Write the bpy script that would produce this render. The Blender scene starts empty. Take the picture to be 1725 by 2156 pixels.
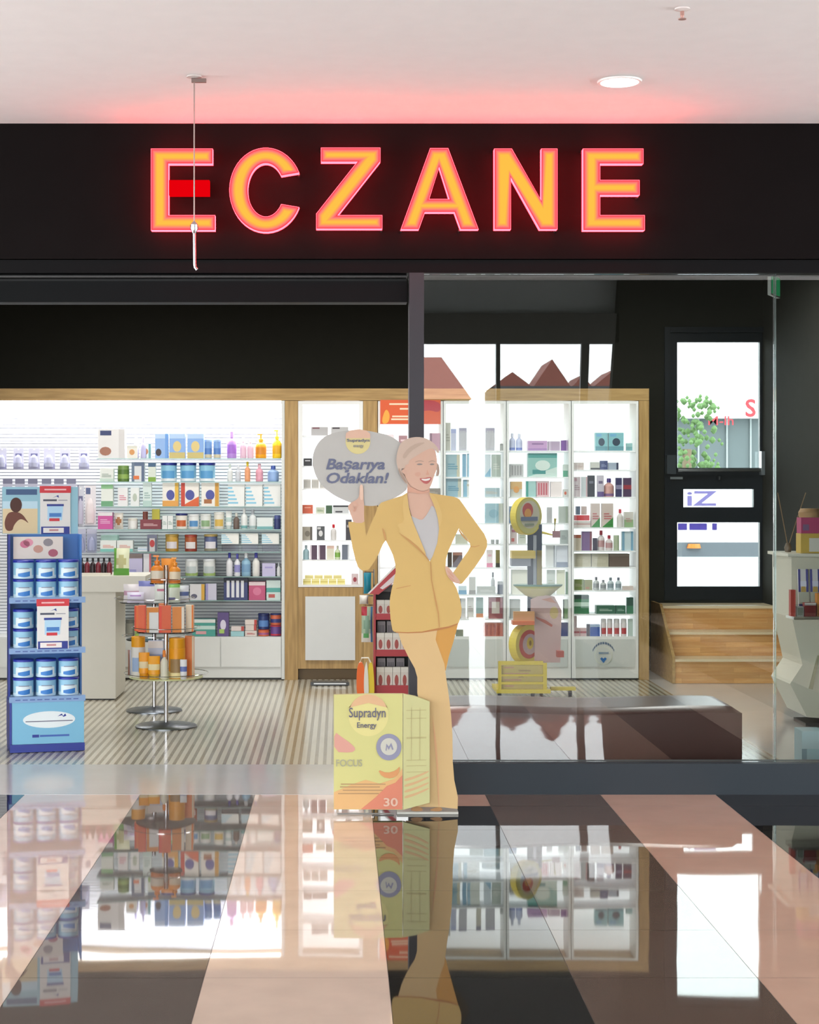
import bpy, bmesh, math, random
from mathutils import Vector, Matrix
from mathutils.geometry import tessellate_polygon
random.seed(7)
SC = bpy.context.scene
COL = SC.collection
# ---------------------------------------------------------------- camera, world, exposure
FP, HC, VX, VY = 3600.0, 1.57, 715.0, 1033.0      # focal length in pixels, eye height, vanishing point
cam = bpy.data.cameras.new('camera'); cam.sensor_fit = 'HORIZONTAL'; cam.sensor_width = 36
cam.lens = FP / 1725 * 36; cam.shift_x = (862.5 - VX) / 1725; cam.shift_y = -(1078 - VY) / 1725
cam.clip_start = 0.05; cam.clip_end = 300
co = bpy.data.objects.new('camera', cam); COL.objects.link(co)
co.location = (0, 0, HC); co.rotation_euler = (math.pi / 2, 0, 0); SC.camera = co
SC.view_settings.view_transform = 'Standard'; SC.view_settings.look = 'None'
SC.view_settings.gamma = 1; SC.view_settings.use_curve_mapping = False
SC.view_settings.exposure = 0.0
WORLD = 8.0
w = bpy.data.worlds.new('daylight'); SC.world = w; w.use_nodes = True
w.node_tree.nodes['Background'].inputs[0].default_value = (0.93, 0.97, 1.0, 1)
w.node_tree.nodes['Background'].inputs[1].default_value = WORLD

def area(name, loc, sx, sy, power, rot=(0, 0, 0), col=(1, 1, 1), spread=math.pi):
    l = bpy.data.lights.new(name, 'AREA'); l.shape = 'RECTANGLE'; l.size = sx; l.size_y = sy
    l.energy = power; l.color = col; l.spread = spread
    o = bpy.data.objects.new(name, l); COL.objects.link(o); o.location = loc; o.rotation_euler = rot
    return o
# daylight through the atrium glazing behind the camera, unseen lamps added to light the shop, shelf strip lamps
area('atrium_daylight', (-3.0, -4.0, 2.4), 8, 4.2, 150, (math.radians(90), 0, 0), (1, .98, .96))
for i, (x, y) in enumerate([(-1.6, 10.6), (-1.6, 12.8), (.6, 12.6), (2.6, 12.9)]):
    area('added_shop_lamp', (x, y, 3.28), 0.7, 0.7, 40, (0, 0, 0), (1, .97, .92))

# ---------------------------------------------------------------- helpers
def X(px, Y): return (px - VX) * Y / FP
def Z(py, Y): return HC - (py - VY) * Y / FP
def lin(h):
    h = h.lstrip('#'); v = [int(h[i:i + 2], 16) / 255 for i in (0, 2, 4)]
    return tuple(c / 12.92 if c <= .04045 else ((c + .055) / 1.055) ** 2.4 for c in v) + (1,)
MC = {}
def M(hexc, rough=.5, metal=0, emit=0, spec=.5, nz=0.03, ecol=None):
    k = (hexc, rough, metal, emit, spec, ecol)
    if k in MC: return MC[k]
    m = bpy.data.materials.new('paint_' + hexc); m.use_nodes = True
    nt = m.node_tree; b = nt.nodes['Principled BSDF']
    c = lin(hexc)
    b.inputs['Roughness'].default_value = rough; b.inputs['Metallic'].default_value = metal
    b.inputs['Specular IOR Level'].default_value = spec
    if emit:
        b.inputs['Base Color'].default_value = c
        b.inputs['Emission Color'].default_value = ecol or c; b.inputs['Emission Strength'].default_value = emit
    else:                                           # faint procedural mottling of the surface colour
        n = nt.nodes.new('ShaderNodeTexNoise'); n.inputs['Scale'].default_value = 9
        tc = nt.nodes.new('ShaderNodeTexCoord'); nt.links.new(tc.outputs['Object'], n.inputs['Vector'])
        mx = nt.nodes.new('ShaderNodeMix'); mx.data_type = 'RGBA'
        mx.inputs[6].default_value = tuple(x * (1 - nz) for x in c[:3]) + (1,)
        mx.inputs[7].default_value = tuple(min(1, x * (1 + nz)) for x in c[:3]) + (1,)
        nt.links.new(n.outputs['Fac'], mx.inputs[0]); nt.links.new(mx.outputs[2], b.inputs['Base Color'])
    MC[k] = m; return m
def glass_mat(name, tint=(.97, 1, .99), ior=1.5, rough=0.0):
    m = bpy.data.materials.new(name); m.use_nodes = True; nt = m.node_tree; nt.nodes.clear()
    o = nt.nodes.new('ShaderNodeOutputMaterial'); mx = nt.nodes.new('ShaderNodeMixShader')
    t = nt.nodes.new('ShaderNodeBsdfTransparent'); t.inputs[0].default_value = tint + (1,)
    g = nt.nodes.new('ShaderNodeBsdfGlossy'); g.inputs['Roughness'].default_value = rough
    f = nt.nodes.new('ShaderNodeFresnel'); f.inputs['IOR'].default_value = ior
    nt.links.new(f.outputs[0], mx.inputs[0]); nt.links.new(t.outputs[0], mx.inputs[1])
    nt.links.new(g.outputs[0], mx.inputs[2]); nt.links.new(mx.outputs[0], o.inputs[0]); return m
def wood_mat(name, c1, c2, axis='Z', scale=1.0, rough=.45, strip=0):
    m = bpy.data.materials.new(name); m.use_nodes = True; nt = m.node_tree; b = nt.nodes['Principled BSDF']
    tc = nt.nodes.new('ShaderNodeTexCoord'); mp = nt.nodes.new('ShaderNodeMapping')
    s = {'X': (1, 14, 14), 'Z': (14, 14, 1)}[axis]; mp.inputs['Scale'].default_value = tuple(v * scale for v in s)
    n = nt.nodes.new('ShaderNodeTexNoise'); n.inputs['Scale'].default_value = 3; n.inputs['Detail'].default_value = 6
    r = nt.nodes.new('ShaderNodeValToRGB'); r.color_ramp.elements[0].color = lin(c1); r.color_ramp.elements[1].color = lin(c2)
    r.color_ramp.elements[0].position = .35; r.color_ramp.elements[1].position = .65
    nt.links.new(tc.outputs['Object'], mp.inputs[0]); nt.links.new(mp.outputs[0], n.inputs['Vector'])
    nt.links.new(n.outputs['Fac'], r.inputs[0])
    out = r.outputs[0]
    if strip:                                       # butcher-block strips of different tone
        bk = nt.nodes.new('ShaderNodeTexBrick'); mp2 = nt.nodes.new('ShaderNodeMapping')
        mp2.inputs['Rotation'].default_value = (math.pi / 2, 0, 0)
        bk.inputs['Scale'].default_value = 1; bk.inputs['Brick Width'].default_value = .42; bk.inputs['Row Height'].default_value = .045
        bk.inputs['Mortar Size'].default_value = .0008; bk.inputs['Color1'].default_value = (1.1, 1.1, 1.1, 1); bk.inputs['Color2'].default_value = (.82, .79, .75, 1)
        bk.inputs['Mortar'].default_value = (.6, .55, .5, 1)
        nt.links.new(tc.outputs['Object'], mp2.inputs[0]); nt.links.new(mp2.outputs[0], bk.inputs['Vector'])
        mm = nt.nodes.new('ShaderNodeMix'); mm.data_type = 'RGBA'; mm.blend_type = 'MULTIPLY'; mm.inputs[0].default_value = 1
        nt.links.new(out, mm.inputs[6]); nt.links.new(bk.outputs[0], mm.inputs[7]); out = mm.outputs[2]
    nt.links.new(out, b.inputs['Base Color']); b.inputs['Roughness'].default_value = rough
    return m
OAKZ = wood_mat('oak_upright', '9c7b48', 'b8965e', 'Z'); OAKX = wood_mat('oak_beam', '9c7b48', 'b8965e', 'X')
BLOCK = wood_mat('butcher_block', 'd69c5c', 'e4b274', 'X', 1, .4, 1)
GLASS = glass_mat('shop_glass', (.97, 1, .99), 1.9); SHELFGLASS = glass_mat('shelf_glass', (.95, .985, .975), 1.45)
CLEAR = glass_mat('clear_plastic', (.93, .94, .97), 1.35, .08)

class MB:
    def __init__(s, off=(0, 0, 0)):
        s.v = []; s.f = []; s.mi = []; s.m = []; s.o = Vector(off)
    def mid(s, m):
        if m not in s.m: s.m.append(m)
        return s.m.index(m)
    def add(s, vs, fs, m):
        b = len(s.v); s.v += [tuple(Vector(v) - s.o) for v in vs]
        ms = m if isinstance(m, list) else [m] * len(fs)
        for f, mm in zip(fs, ms): s.f.append(tuple(b + i for i in f)); s.mi.append(s.mid(mm))
        return s
    def box(s, x0, x1, y0, y1, z0, z1, m):
        vs = [(x, y, z) for z in (z0, z1) for y in (y0, y1) for x in (x0, x1)]
        return s.add(vs, [(0, 2, 3, 1), (4, 5, 7, 6), (0, 1, 5, 4), (1, 3, 7, 5), (3, 2, 6, 7), (2, 0, 4, 6)], m)
    def pbox(s, px0, px1, py0, py1, Y, d, m):       # a box whose front stands at depth Y
        return s.box(X(px0, Y), X(px1, Y), Y, Y + d, Z(py1, Y), Z(py0, Y), m)
    def prism(s, poly, y0, y1, m, holes=()):        # polygon in x,z; extruded along y
        loops = [poly] + list(holes); flat = [p for l in loops for p in l]; n = len(flat)
        tri = tessellate_polygon([[Vector((p[0], p[1], 0)) for p in l] for l in loops])
        vs = [(p[0], y0, p[1]) for p in flat] + [(p[0], y1, p[1]) for p in flat]; fs = []
        for t in tri:
            a, b_, c = (flat[i] for i in t)
            ccw = (b_[0] - a[0]) * (c[1] - a[1]) - (b_[1] - a[1]) * (c[0] - a[0]) > 0
            t = tuple(t) if ccw else tuple(t)[::-1]
            fs.append(t); fs.append(tuple(i + n for i in t[::-1]))
        k = 0
        for l in loops:
            for i in range(len(l)):
                j = (i + 1) % len(l); fs.append((k + i, k + i + n, k + j + n, k + j))
            k += len(l)
        return s.add(vs, fs, m)
    def pprism(s, poly, Y, d, m, holes=()):
        cv = lambda l: [(X(a, Y), Z(b, Y)) for a, b in l]
        return s.prism(cv(poly), Y, Y + d, m, [cv(h) for h in holes])
    def lathe(s, prof, m, c=(0, 0, 0), n=16, sx=1, sy=1, ms=None):
        vs = []; fs = []; mm = []; k = len(prof)
        for r, z in prof:
            for i in range(n):
                a = 2 * math.pi * i / n; vs.append((c[0] + r * sx * math.cos(a), c[1] + r * sy * math.sin(a), c[2] + z))
        for j in range(k - 1):
            for i in range(n):
                i2 = (i + 1) % n; fs.append((j * n + i, j * n + i2, (j + 1) * n + i2, (j + 1) * n + i)); mm.append(ms[j] if ms else m)
        fs.append(tuple(range(n))[::-1]); mm.append(ms[0] if ms else m)
        fs.append(tuple((k - 1) * n + i for i in range(n))); mm.append(ms[-1] if ms else m)
        return s.add(vs, fs, mm)
    def tube(s, pts, r, m, n=8):
        pts = [Vector(p) for p in pts]; vs = []; fs = []
        for i, p in enumerate(pts):
            t = (pts[min(i + 1, len(pts) - 1)] - pts[max(i - 1, 0)]).normalized()
            u = t.cross(Vector((0, 0, 1)) if abs(t.z) < .9 else Vector((1, 0, 0))).normalized(); v = t.cross(u)
            for k in range(n):
                a = 2 * math.pi * k / n; vs.append(p + (u * math.cos(a) + v * math.sin(a)) * r)
        for i in range(len(pts) - 1):
            for k in range(n):
                k2 = (k + 1) % n; fs.append((i * n + k, i * n + k2, (i + 1) * n + k2, (i + 1) * n + k))
        fs.append(tuple(range(n))[::-1]); fs.append(tuple((len(pts) - 1) * n + k for k in range(n)))
        return s.add(vs, fs, m)
    def text(s, t, x0, x1, z0, z1, y, m, shear=0, bold=0, d=.0012, mirror=False):   # lettering fitted into a box, facing -y
        cu = bpy.data.curves.new('lettering', 'FONT'); cu.body = t; cu.size = 1; cu.shear = shear; cu.offset = bold
        cu.resolution_u = 3; cu.fill_mode = 'FRONT'
        ob = bpy.data.objects.new('lettering', cu); COL.objects.link(ob)
        me = bpy.data.meshes.new_from_object(ob.evaluated_get(bpy.context.evaluated_depsgraph_get()))
        vs = [tuple(v.co) for v in me.vertices]; fs = [tuple(p.vertices) for p in me.polygons]
        bpy.data.objects.remove(ob); bpy.data.curves.remove(cu); bpy.data.meshes.remove(me)
        if not vs: return s
        ax = min(v[0] for v in vs); bx = max(v[0] for v in vs); ay = min(v[1] for v in vs); by = max(v[1] for v in vs)
        o = []
        for v in vs:
            u = (v[0] - ax) / (bx - ax);  u = 1 - u if mirror else u
            o.append((x0 + u * (x1 - x0), y, z0 + (v[1] - ay) / (by - ay) * (z1 - z0)))
        n = len(o)
        if mirror: fs = [f[::-1] for f in fs]
        ec = {}
        for f in fs:
            for i in range(len(f)):
                e = (f[i], f[(i + 1) % len(f)]); ec[e] = 1
        sides = [(a, a + n, b + n, b) for (a, b) in ec if (b, a) not in ec]
        return s.add(o + [(p[0], p[1] + d, p[2]) for p in o], fs + sides, m)
    def ptext(s, t, px0, px1, py0, py1, Y, m, **k):
        return s.text(t, X(px0, Y), X(px1, Y), Z(py1, Y), Z(py0, Y), Y, m, **k)
    def mesh(s, name, smooth=False):
        me = bpy.data.meshes.new(name); me.from_pydata(s.v, [], s.f)
        for m in s.m: me.materials.append(m)
        me.polygons.foreach_set('material_index', s.mi)
        if smooth:
            me.polygons.foreach_set('use_smooth', [True] * len(s.f)); me.set_sharp_from_angle(angle=math.radians(38))
        me.update(); return me
    def build(s, name, parent=None, loc=(0, 0, 0), smooth=False, rz=0):
        o = bpy.data.objects.new(name, s.mesh(name, smooth)); COL.objects.link(o)
        o.parent = parent; o.location = loc; o.rotation_euler = (0, 0, rz); return o
USED = {}
def tag(o, label, cat, group=None, kind=None):
    n = len(label.split())
    if not 4 <= n <= 16: print('LABEL LENGTH', n, label)
    if label in USED: print('LABEL TWICE', label)
    USED[label] = 1
    o['label'] = label; o['category'] = cat
    if group: o['group'] = group
    return o
def thing(name, label, cat, loc=(0, 0, 0), rz=0, group=None):
    o = bpy.data.objects.new(name, None); COL.objects.link(o); o.location = loc; o.rotation_euler = (0, 0, rz)
    o.empty_display_size = .1
    return tag(o, label, cat, group)
def struct(o): o['kind'] = 'structure'; return o
def ell(cx, cy, rx, ry, n=28, a0=0, a1=360):
    full = abs(a1 - a0) >= 360
    k = n if full else n + 1
    return [(cx + rx * math.cos(math.radians(a0 + (a1 - a0) * i / n)), cy + ry * math.sin(math.radians(a0 + (a1 - a0) * i / n))) for i in range(k)]
def smooth_poly(pts, it=2):                          # Chaikin corner cutting
    for _ in range(it):
        o = []
        for i in range(len(pts)):
            a, b = pts[i], pts[(i + 1) % len(pts)]
            o += [(a[0] * .75 + b[0] * .25, a[1] * .75 + b[1] * .25), (a[0] * .25 + b[0] * .75, a[1] * .25 + b[1] * .75)]
        pts = o
    return pts
def inset(poly, d):
    ar = sum(poly[i][0] * poly[(i + 1) % len(poly)][1] - poly[(i + 1) % len(poly)][0] * poly[i][1] for i in range(len(poly)))
    sg = 1 if ar > 0 else -1; o = []; n = len(poly)
    for i in range(n):
        p0, p1, p2 = Vector(poly[i - 1]), Vector(poly[i]), Vector(poly[(i + 1) % n])
        a = (p1 - p0).normalized(); b = (p2 - p1).normalized()
        na = Vector((-a.y, a.x)) * sg; nb = Vector((-b.y, b.x)) * sg
        h = (na + nb); h = h / max(.35, h.length_squared / 2)
        o.append(tuple(p1 + h * d))
    return o
# ---------------------------------------------------------------- the setting
DS, DB, YW, XR = 8.83, 14.165, 14.9, 3.69           # shopfront, display fronts, back wall, right wall
DARK = M('232221', .55, nz=.08); WALLD = M('2b2b26', .9, spec=.08, nz=.08); CHAR = M('3a4046', .45)
# mall floor: polished tile columns
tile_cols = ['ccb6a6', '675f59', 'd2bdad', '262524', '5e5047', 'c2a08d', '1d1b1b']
def tile_mat(h):
    m = bpy.data.materials.new('polished_tile_' + h); m.use_nodes = True; nt = m.node_tree; b = nt.nodes['Principled BSDF']
    b.inputs['Roughness'].default_value = .025; b.inputs['IOR'].default_value = 2.0
    n = nt.nodes.new('ShaderNodeTexNoise'); n.inputs['Scale'].default_value = 5; n.inputs['Detail'].default_value = 5
    g = nt.nodes.new('ShaderNodeNewGeometry'); nt.links.new(g.outputs['Position'], n.inputs['Vector'])
    mx = nt.nodes.new('ShaderNodeMix'); mx.data_type = 'RGBA'; c = lin(h)
    mx.inputs[6].default_value = tuple(x * .86 for x in c[:3]) + (1,); mx.inputs[7].default_value = tuple(x * 1.12 for x in c[:3]) + (1,)
    nt.links.new(n.outputs['Fac'], mx.inputs[0]); nt.links.new(mx.outputs[2], b.inputs['Base Color'])
    n2 = nt.nodes.new('ShaderNodeTexNoise'); n2.inputs['Scale'].default_value = 1.6; n2.inputs['Detail'].default_value = 1
    nt.links.new(g.outputs['Position'], n2.inputs['Vector'])
    bp = nt.nodes.new('ShaderNodeBump'); bp.inputs['Strength'].default_value = .05; bp.inputs['Distance'].default_value = .02
    nt.links.new(n2.outputs['Fac'], bp.inputs['Height']); nt.links.new(bp.outputs[0], b.inputs['Normal'])
    return m
TM = {h: tile_mat(h) for h in tile_cols}
fl = MB(); PX, X0, YR = .5945, -1.031, 8.51
GROUT = M('5a524d', .6)
fl.box(-9, 9, -4.3, DS, -.05, -.001, GROUT)
ys = [DS, YR] + [YR - .6 * i for i in range(1, 22)]
for k in range(-14, 18):
    for r in range(len(ys) - 1):
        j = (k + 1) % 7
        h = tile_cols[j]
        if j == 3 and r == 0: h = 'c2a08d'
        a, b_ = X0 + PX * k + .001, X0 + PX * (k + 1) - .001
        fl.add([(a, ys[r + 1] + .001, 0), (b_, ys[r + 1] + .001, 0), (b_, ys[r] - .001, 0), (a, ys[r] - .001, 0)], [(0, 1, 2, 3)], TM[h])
struct(fl.build('floor'))
# threshold and shop floors
def floor_mat(name, h, rough, stripes=False):
    m = bpy.data.materials.new(name); m.use_nodes = True; nt = m.node_tree; b = nt.nodes['Principled BSDF']
    b.inputs['Roughness'].default_value = rough
    g = nt.nodes.new('ShaderNodeNewGeometry')
    n = nt.nodes.new('ShaderNodeTexNoise'); n.inputs['Scale'].default_value = 4; n.inputs['Detail'].default_value = 4
    nt.links.new(g.outputs['Position'], n.inputs['Vector'])
    mx = nt.nodes.new('ShaderNodeMix'); mx.data_type = 'RGBA'; c = lin(h)
    mx.inputs[6].default_value = tuple(x * .92 for x in c[:3]) + (1,); mx.inputs[7].default_value = tuple(min(1, x * 1.05) for x in c[:3]) + (1,)
    nt.links.new(n.outputs['Fac'], mx.inputs[0]); out = mx.outputs[2]
    if stripes:
        sp = nt.nodes.new('ShaderNodeSeparateXYZ'); nt.links.new(g.outputs['Position'], sp.inputs[0])
        def fr(sock, k):
            a = nt.nodes.new('ShaderNodeMath'); a.operation = 'MULTIPLY'; a.inputs[1].default_value = k; nt.links.new(sock, a.inputs[0])
            f = nt.nodes.new('ShaderNodeMath'); f.operation = 'FRACT'; nt.links.new(a.outputs[0], f.inputs[0]); return f.outputs[0]
        def lt(sock, v):
            a = nt.nodes.new('ShaderNodeMath'); a.operation = 'LESS_THAN'; a.inputs[1].default_value = v; nt.links.new(sock, a.inputs[0]); return a.outputs[0]
        def mul(p, q):
            a = nt.nodes.new('ShaderNodeMath'); a.operation = 'MULTIPLY'; nt.links.new(p, a.inputs[0]); nt.links.new(q, a.inputs[1]); return a.outputs[0]
        dark = mul(lt(fr(sp.outputs[0], 1 / .048), .42), lt(fr(sp.outputs[1], 1 / .05), .9))
        m2 = nt.nodes.new('ShaderNodeMix'); m2.data_type = 'RGBA'; m2.inputs[7].default_value = lin('857b67')
        nt.links.new(dark, m2.inputs[0]); nt.links.new(out, m2.inputs[6]); out = m2.outputs[2]
    nt.links.new(out, b.inputs['Base Color']); return m
th = MB(); th.box(-4.5, XR, DS + .001, 9.8, -.05, .001, floor_mat('threshold_stone', 'b6b5b1', .12)); struct(th.build('floor_threshold'))
ms = MB(); ms.box(-4.5, 2.57, 9.801, YW, -.05, .001, floor_mat('mosaic_stripes', 'c4bfae', .16, True)); struct(ms.build('floor_mosaic'))
pf = MB(); pf.box(2.571, XR, 9.801, YW, -.05, .001, floor_mat('pale_tile', 'c9c9c8', .12)); struct(pf.build('floor_pale_tile'))
# mall ceiling
ZC = Z(260, DS)
CEIL = M('f0eeee', .85); ATR = M('8b8d8c', .8)
c_ = MB(); c_.box(-9, 9, 2.4, DS + .3, ZC, ZC + .12, CEIL); struct(c_.build('ceiling'))
at = MB(); at.box(-9, 9, -4.3, 2.4, 6.0, 6.1, ATR).box(-9, 9, 2.3, 2.4, ZC + .12, 6.0, ATR); struct(at.build('ceiling_atrium'))
for nm_, xx in (('wall_added_left', -9.1), ('wall_added_right', 9.0)):  # unseen end walls, added to hold back daylight from the sides
    e_ = MB(); e_.box(xx, xx + .1, -4.3, DS + .3, ZC + .13, 6.0, M('c9c6c2', .7)); struct(e_.build(nm_))
# wall behind the camera: glazed as far as x 3.43, solid beyond, leaning posts
wb = MB(); yb = -4.2
wb.prism([(3.30, 0), (9, 0), (9, 6), (3.72, 6)], yb - .2, yb, WALLD)
wb.box(-9, 3.6, yb - .2, yb, 3.47, 3.85, M('3b3a37', .6)); wb.box(-9, 3.7, yb - .25, yb - .2, 3.85, 6.0, ATR)
wb.box(-9, 3.3, yb - .2, yb, 0, .06, M('3b3a37', .6))
struct(wb.build('wall_behind'))
wp = MB()
for x0 in (3.02, 2.02, -.6, -2.8, -5.0, -7.2):
    wp.prism([(x0, .06), (x0 + (.09 if x0 != 2.02 else .05), .06), (x0 + .2 if x0 == 3.02 else x0 + .05, 3.47), (x0 + .1 if x0 == 3.02 else x0, 3.47)], yb - .12, yb - .02, M('2c2c2b', .5))
struct(wp.build('window_behind'))
# neighbouring buildings outside the glazing and the street beyond the shop's back door
hb = thing('street_building', 'grey building with a red tiled roof seen mirrored in the glass', 'building', (0, -26, 0))
b1 = MB(hb.location); b1.box(1.3, 3.32, -29, -26, -1, 3.9, M('4a4e52', .7)); b1.build('wall', hb)
b2 = MB()
b2.add([(1.2, .3, 3.9), (3.36, .3, 3.9), (3.36, -3.3, 3.9), (1.2, -3.3, 3.9), (1.9, -1.5, 5.1), (2.7, -1.5, 5.1)], [(0, 1, 5, 4), (1, 2, 5), (2, 3, 4, 5), (3, 0, 4)], M('a8685c', .7)); b2.build('roof', hb)
hc = thing('street_building', 'long grey building with several reddish gables mirrored in the glass', 'building', (5.6, -26, 0))
b1 = MB(hc.location); b1.box(3.98, 7.6, -29, -26, -1, 4.25, M('4a4e52', .7)); b1.build('wall', hc)
for xa_, xb_, hz_ in ((3.95, 4.95, 4.62), (5.0, 5.95, 4.95), (6.0, 6.5, 4.55), (6.55, 7.62, 4.7)):
    b1 = MB(hc.location); b1.prism([(xa_, 4.251), (xb_, 4.251), ((xa_ + xb_) / 2, hz_)], -28.5, -26.2, M('8a4c40', .7)); b1.build('gable', hc)
# shop shell
wl = MB(); wl.box(-4.6, -4.5, DS, YW + .1, 0, 3.5, WALLD); struct(wl.build('wall_left'))
wr = MB(); wr.box(XR, XR + .1, DS + .1, YW + .1, 0, 3.5, M('31312d', .9, spec=.06, nz=.08)); struct(wr.build('wall_right'))
cs = MB(); cs.box(-4.6, XR + .1, DS + .12, YW + .1, 3.4, 3.46, M('2e2d2b', .8)); struct(cs.build('ceiling_shop'))
DX0, DX1, DZ0, DZ1 = X(1400, YW), X(1622, YW), Z(1264, YW), Z(688, YW)
wk = MB()
wk.box(-4.6, DX0, YW, YW + .1, 0, 3.46, WALLD).box(DX1, XR, YW, YW + .1, 0, 3.46, WALLD)
wk.box(DX0, DX1, YW, YW + .1, DZ1, 3.46, WALLD).box(DX0, DX1, YW, YW + .1, 0, DZ0, WALLD); struct(wk.build('wall_back'))
# shopfront: fascia, header bars, post, sill, panes
FA = M('161313', .5, spec=.02, nz=.1)
z0f = Z(545, DS)
f_ = MB(); f_.box(-9, 9, DS, DS + .18, z0f, ZC, FA); struct(f_.build('wall_fascia'))
t = MB(); t.box(-9, 9, DS + .01, DS + .16, Z(574, DS), z0f - .004, M('141415', .5, spec=.05)); struct(t.build('trim_1'))
t = MB(); t.box(-9, X(858, DS), DS + .09, DS + .12, Z(590, DS), Z(574, DS), M('100f0f', .5)).box(-9, X(858, DS), DS + .02, DS + .1, Z(583, DS), Z(580, DS), M('2a2a2a', .4)); struct(t.build('trim_2'))
t = MB(); t.box(-9, X(858, DS), DS + .03, DS + .15, Z(635, DS), Z(590, DS), M('131516', .5, spec=.05)); struct(t.build('trim_3'))
t = MB(); t.box(X(862, DS), X(893, DS), DS + .0, DS + .14, 0, Z(574, DS), M('333338', .5, spec=.3)); struct(t.build('trim_4'))
t = MB(); t.box(X(893, DS) + .001, 9, DS + .0, DS + .14, 0, Z(1608, DS), M('242b31', .5, spec=.3)); struct(t.build('trim_5'))
zg0, zg1, xj = Z(1608, DS) + .001, Z(574, DS) - .001, X(1636, DS)
g = MB(); g.box(X(893, DS) + .002, xj, DS + .06, DS + .068, zg0, zg1, GLASS); struct(g.build('window_1'))
g = MB(); g.box(xj + .012, 9, DS + .06, DS + .068, zg0, zg1, GLASS); struct(g.build('window_2'))
g = MB(); g.box(xj + .001, xj + .011, DS + .054, DS + .074, zg0, zg1, glass_mat('glass_seam', (.72, .8, .78), 2.2, .1)); struct(g.build('trim_6'))
# back door with panes, push bar, decals
dr = bpy.data.objects.new('door_1', None); COL.objects.link(dr); dr.location = ((DX0 + DX1) / 2, YW, DZ0); struct(dr)
O = dr.location; FR = M('10171f', .45, spec=.3)
panes = [(1427, 1601, 720, 985), (1440, 1588, 1030, 1068), (1427, 1601, 1100, 1235)]
def hole_poly(p): return [(X(p[0], YW), Z(p[3], YW)), (X(p[1], YW), Z(p[3], YW)), (X(p[1], YW), Z(p[2], YW)), (X(p[0], YW), Z(p[2], YW))]
d = MB(O); d.prism([(DX0 + .002, DZ0 + .002), (DX1 - .002, DZ0 + .002), (DX1 - .002, DZ1 - .002), (DX0 + .002, DZ1 - .002)], YW + .01, YW + .07, FR, [hole_poly(p) for p in panes]); d.build('door_leaf', dr)
d = MB(O)
for a, b_, e, f in ((1400, 1412, 688, 1264), (1612, 1622, 688, 1264), (1412, 1612, 688, 700)): d.pbox(a + .3, b_ - .3, e + .3, f - .3, YW - .03, .04, FR)
d.build('door_frame', dr)
for p in panes:
    d = MB(O); d.pbox(*p, YW + .035, .006, GLASS); d.build('pane', dr)
d = MB(O); d.tube([(X(1425, YW), YW - .06, Z(990, YW)), (X(1603, YW), YW - .06, Z(990, YW))], .016, M('b9bec2', .25, 1)); d.pbox(1405, 1424, 958, 998, YW - .08, .085, M('3a4249', .4)); d.pbox(1604, 1616, 950, 1000, YW - .08, .085, M('8d9499', .3, .6)); d.build('push_bar', dr)
d = MB(O); d.pbox(1412, 1438, 1004, 1009, YW - .012, .02, M('aeb4b8', .3, .8)); d.lathe([(.014, 0), (.014, .03)], M('11161b', .4), (X(1515, YW), YW - .005, Z(1010, YW))); d.build('lock_plate', dr)
PUR = bpy.data.materials.new('translucent_vinyl'); PUR.use_nodes = True; _n = PUR.node_tree; _t = _n.nodes.new('ShaderNodeBsdfTranslucent'); _t.inputs[0].default_value = (.36, .3, .66, 1); _n.links.new(_t.outputs[0], _n.nodes['Material Output'].inputs[0])
d = MB(O); d.ptext('iZ', 1447, 1510, 1034, 1065, YW + .03, PUR, bold=.02); d.build('lettering', dr)
d = MB(O)
for a, b_ in ((1428, 1447), (1452, 1489), (1500, 1510)): d.pbox(a, b_, 1102, 1116, YW + .03, .001, PUR)
d.build('lettering', dr)
# street: opposite shop, tree, van
sh = thing('shop_building', 'white shop front across the street through door glass', 'building', (5.2, 30, 0))
d = MB(sh.location); YY = 30
d.box(X(1380, YY), X(1700, YY), YY, YY + 3, Z(880, YY), 7.5, M('e8e8e8', .7)); d.build('upper_wall', sh)
d = MB(sh.location); d.box(X(1380, YY), X(1700, YY), YY + .3, YY + 3, -.5, Z(880, YY), M('4c5557', .4)); d.build('lower_wall', sh)
d = MB(sh.location); RED = M('a8202c', .5)
d.ptext('S', 1570, 1592, 840, 878, YY - .02, RED, bold=.02); d.ptext('S', 1597, 1619, 840, 878, YY - .02, RED, bold=.02); d.ptext('M-lh', 1492, 1545, 876, 895, YY - .02, RED, bold=.004); d.build('lettering', sh)
d = MB(sh.location)
for a in (1470, 1530, 1580): d.pbox(a, a + 3, 882, 1000, YY + .25, .05, M('8a9090', .4))
d.build('mullion', sh)
vn = thing('van', 'white van parked outside behind the back door panes', 'van', (X(1515, 20), 20, 0))
d = MB(vn.location); VM = M('dcdde0', .3)
d.box(X(1335, 20), X(1730, 20), 20, 22, .18, Z(1020, 20), VM)
d.build('body', vn)
d = MB(vn.location); d.box(X(1334, 20), X(1730, 20), 19.97, 20, Z(1172, 20), Z(1142, 20), M('4c5158', .5)); d.build('rub_strip', vn)
d = MB(vn.location); d.lathe([(.06, 0), (.05, .05)], M('b8640f', .4), (X(1460, 20), 19.96, Z(1154, 20)), 16, 1.4); d.build('side_lamp', vn)
for px in (1362, 1700):
    d = MB(vn.location); d.tube([(X(px, 20), 19.95, .3), (X(px, 20), 20.15, .3)], .3, M('1b1b1c', .7), 20); d.build('wheel', vn)
tr = thing('tree', 'pale green tree beyond the white van outside', 'tree', (X(1445, 26), 26, 0))
d = MB(tr.location); d.tube([(X(1445, 26), 26, 0), (X(1447, 26), 26, 2.2)], .07, M('6b5c48', .8)); d.build('trunk', tr)
d = MB(tr.location)
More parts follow.
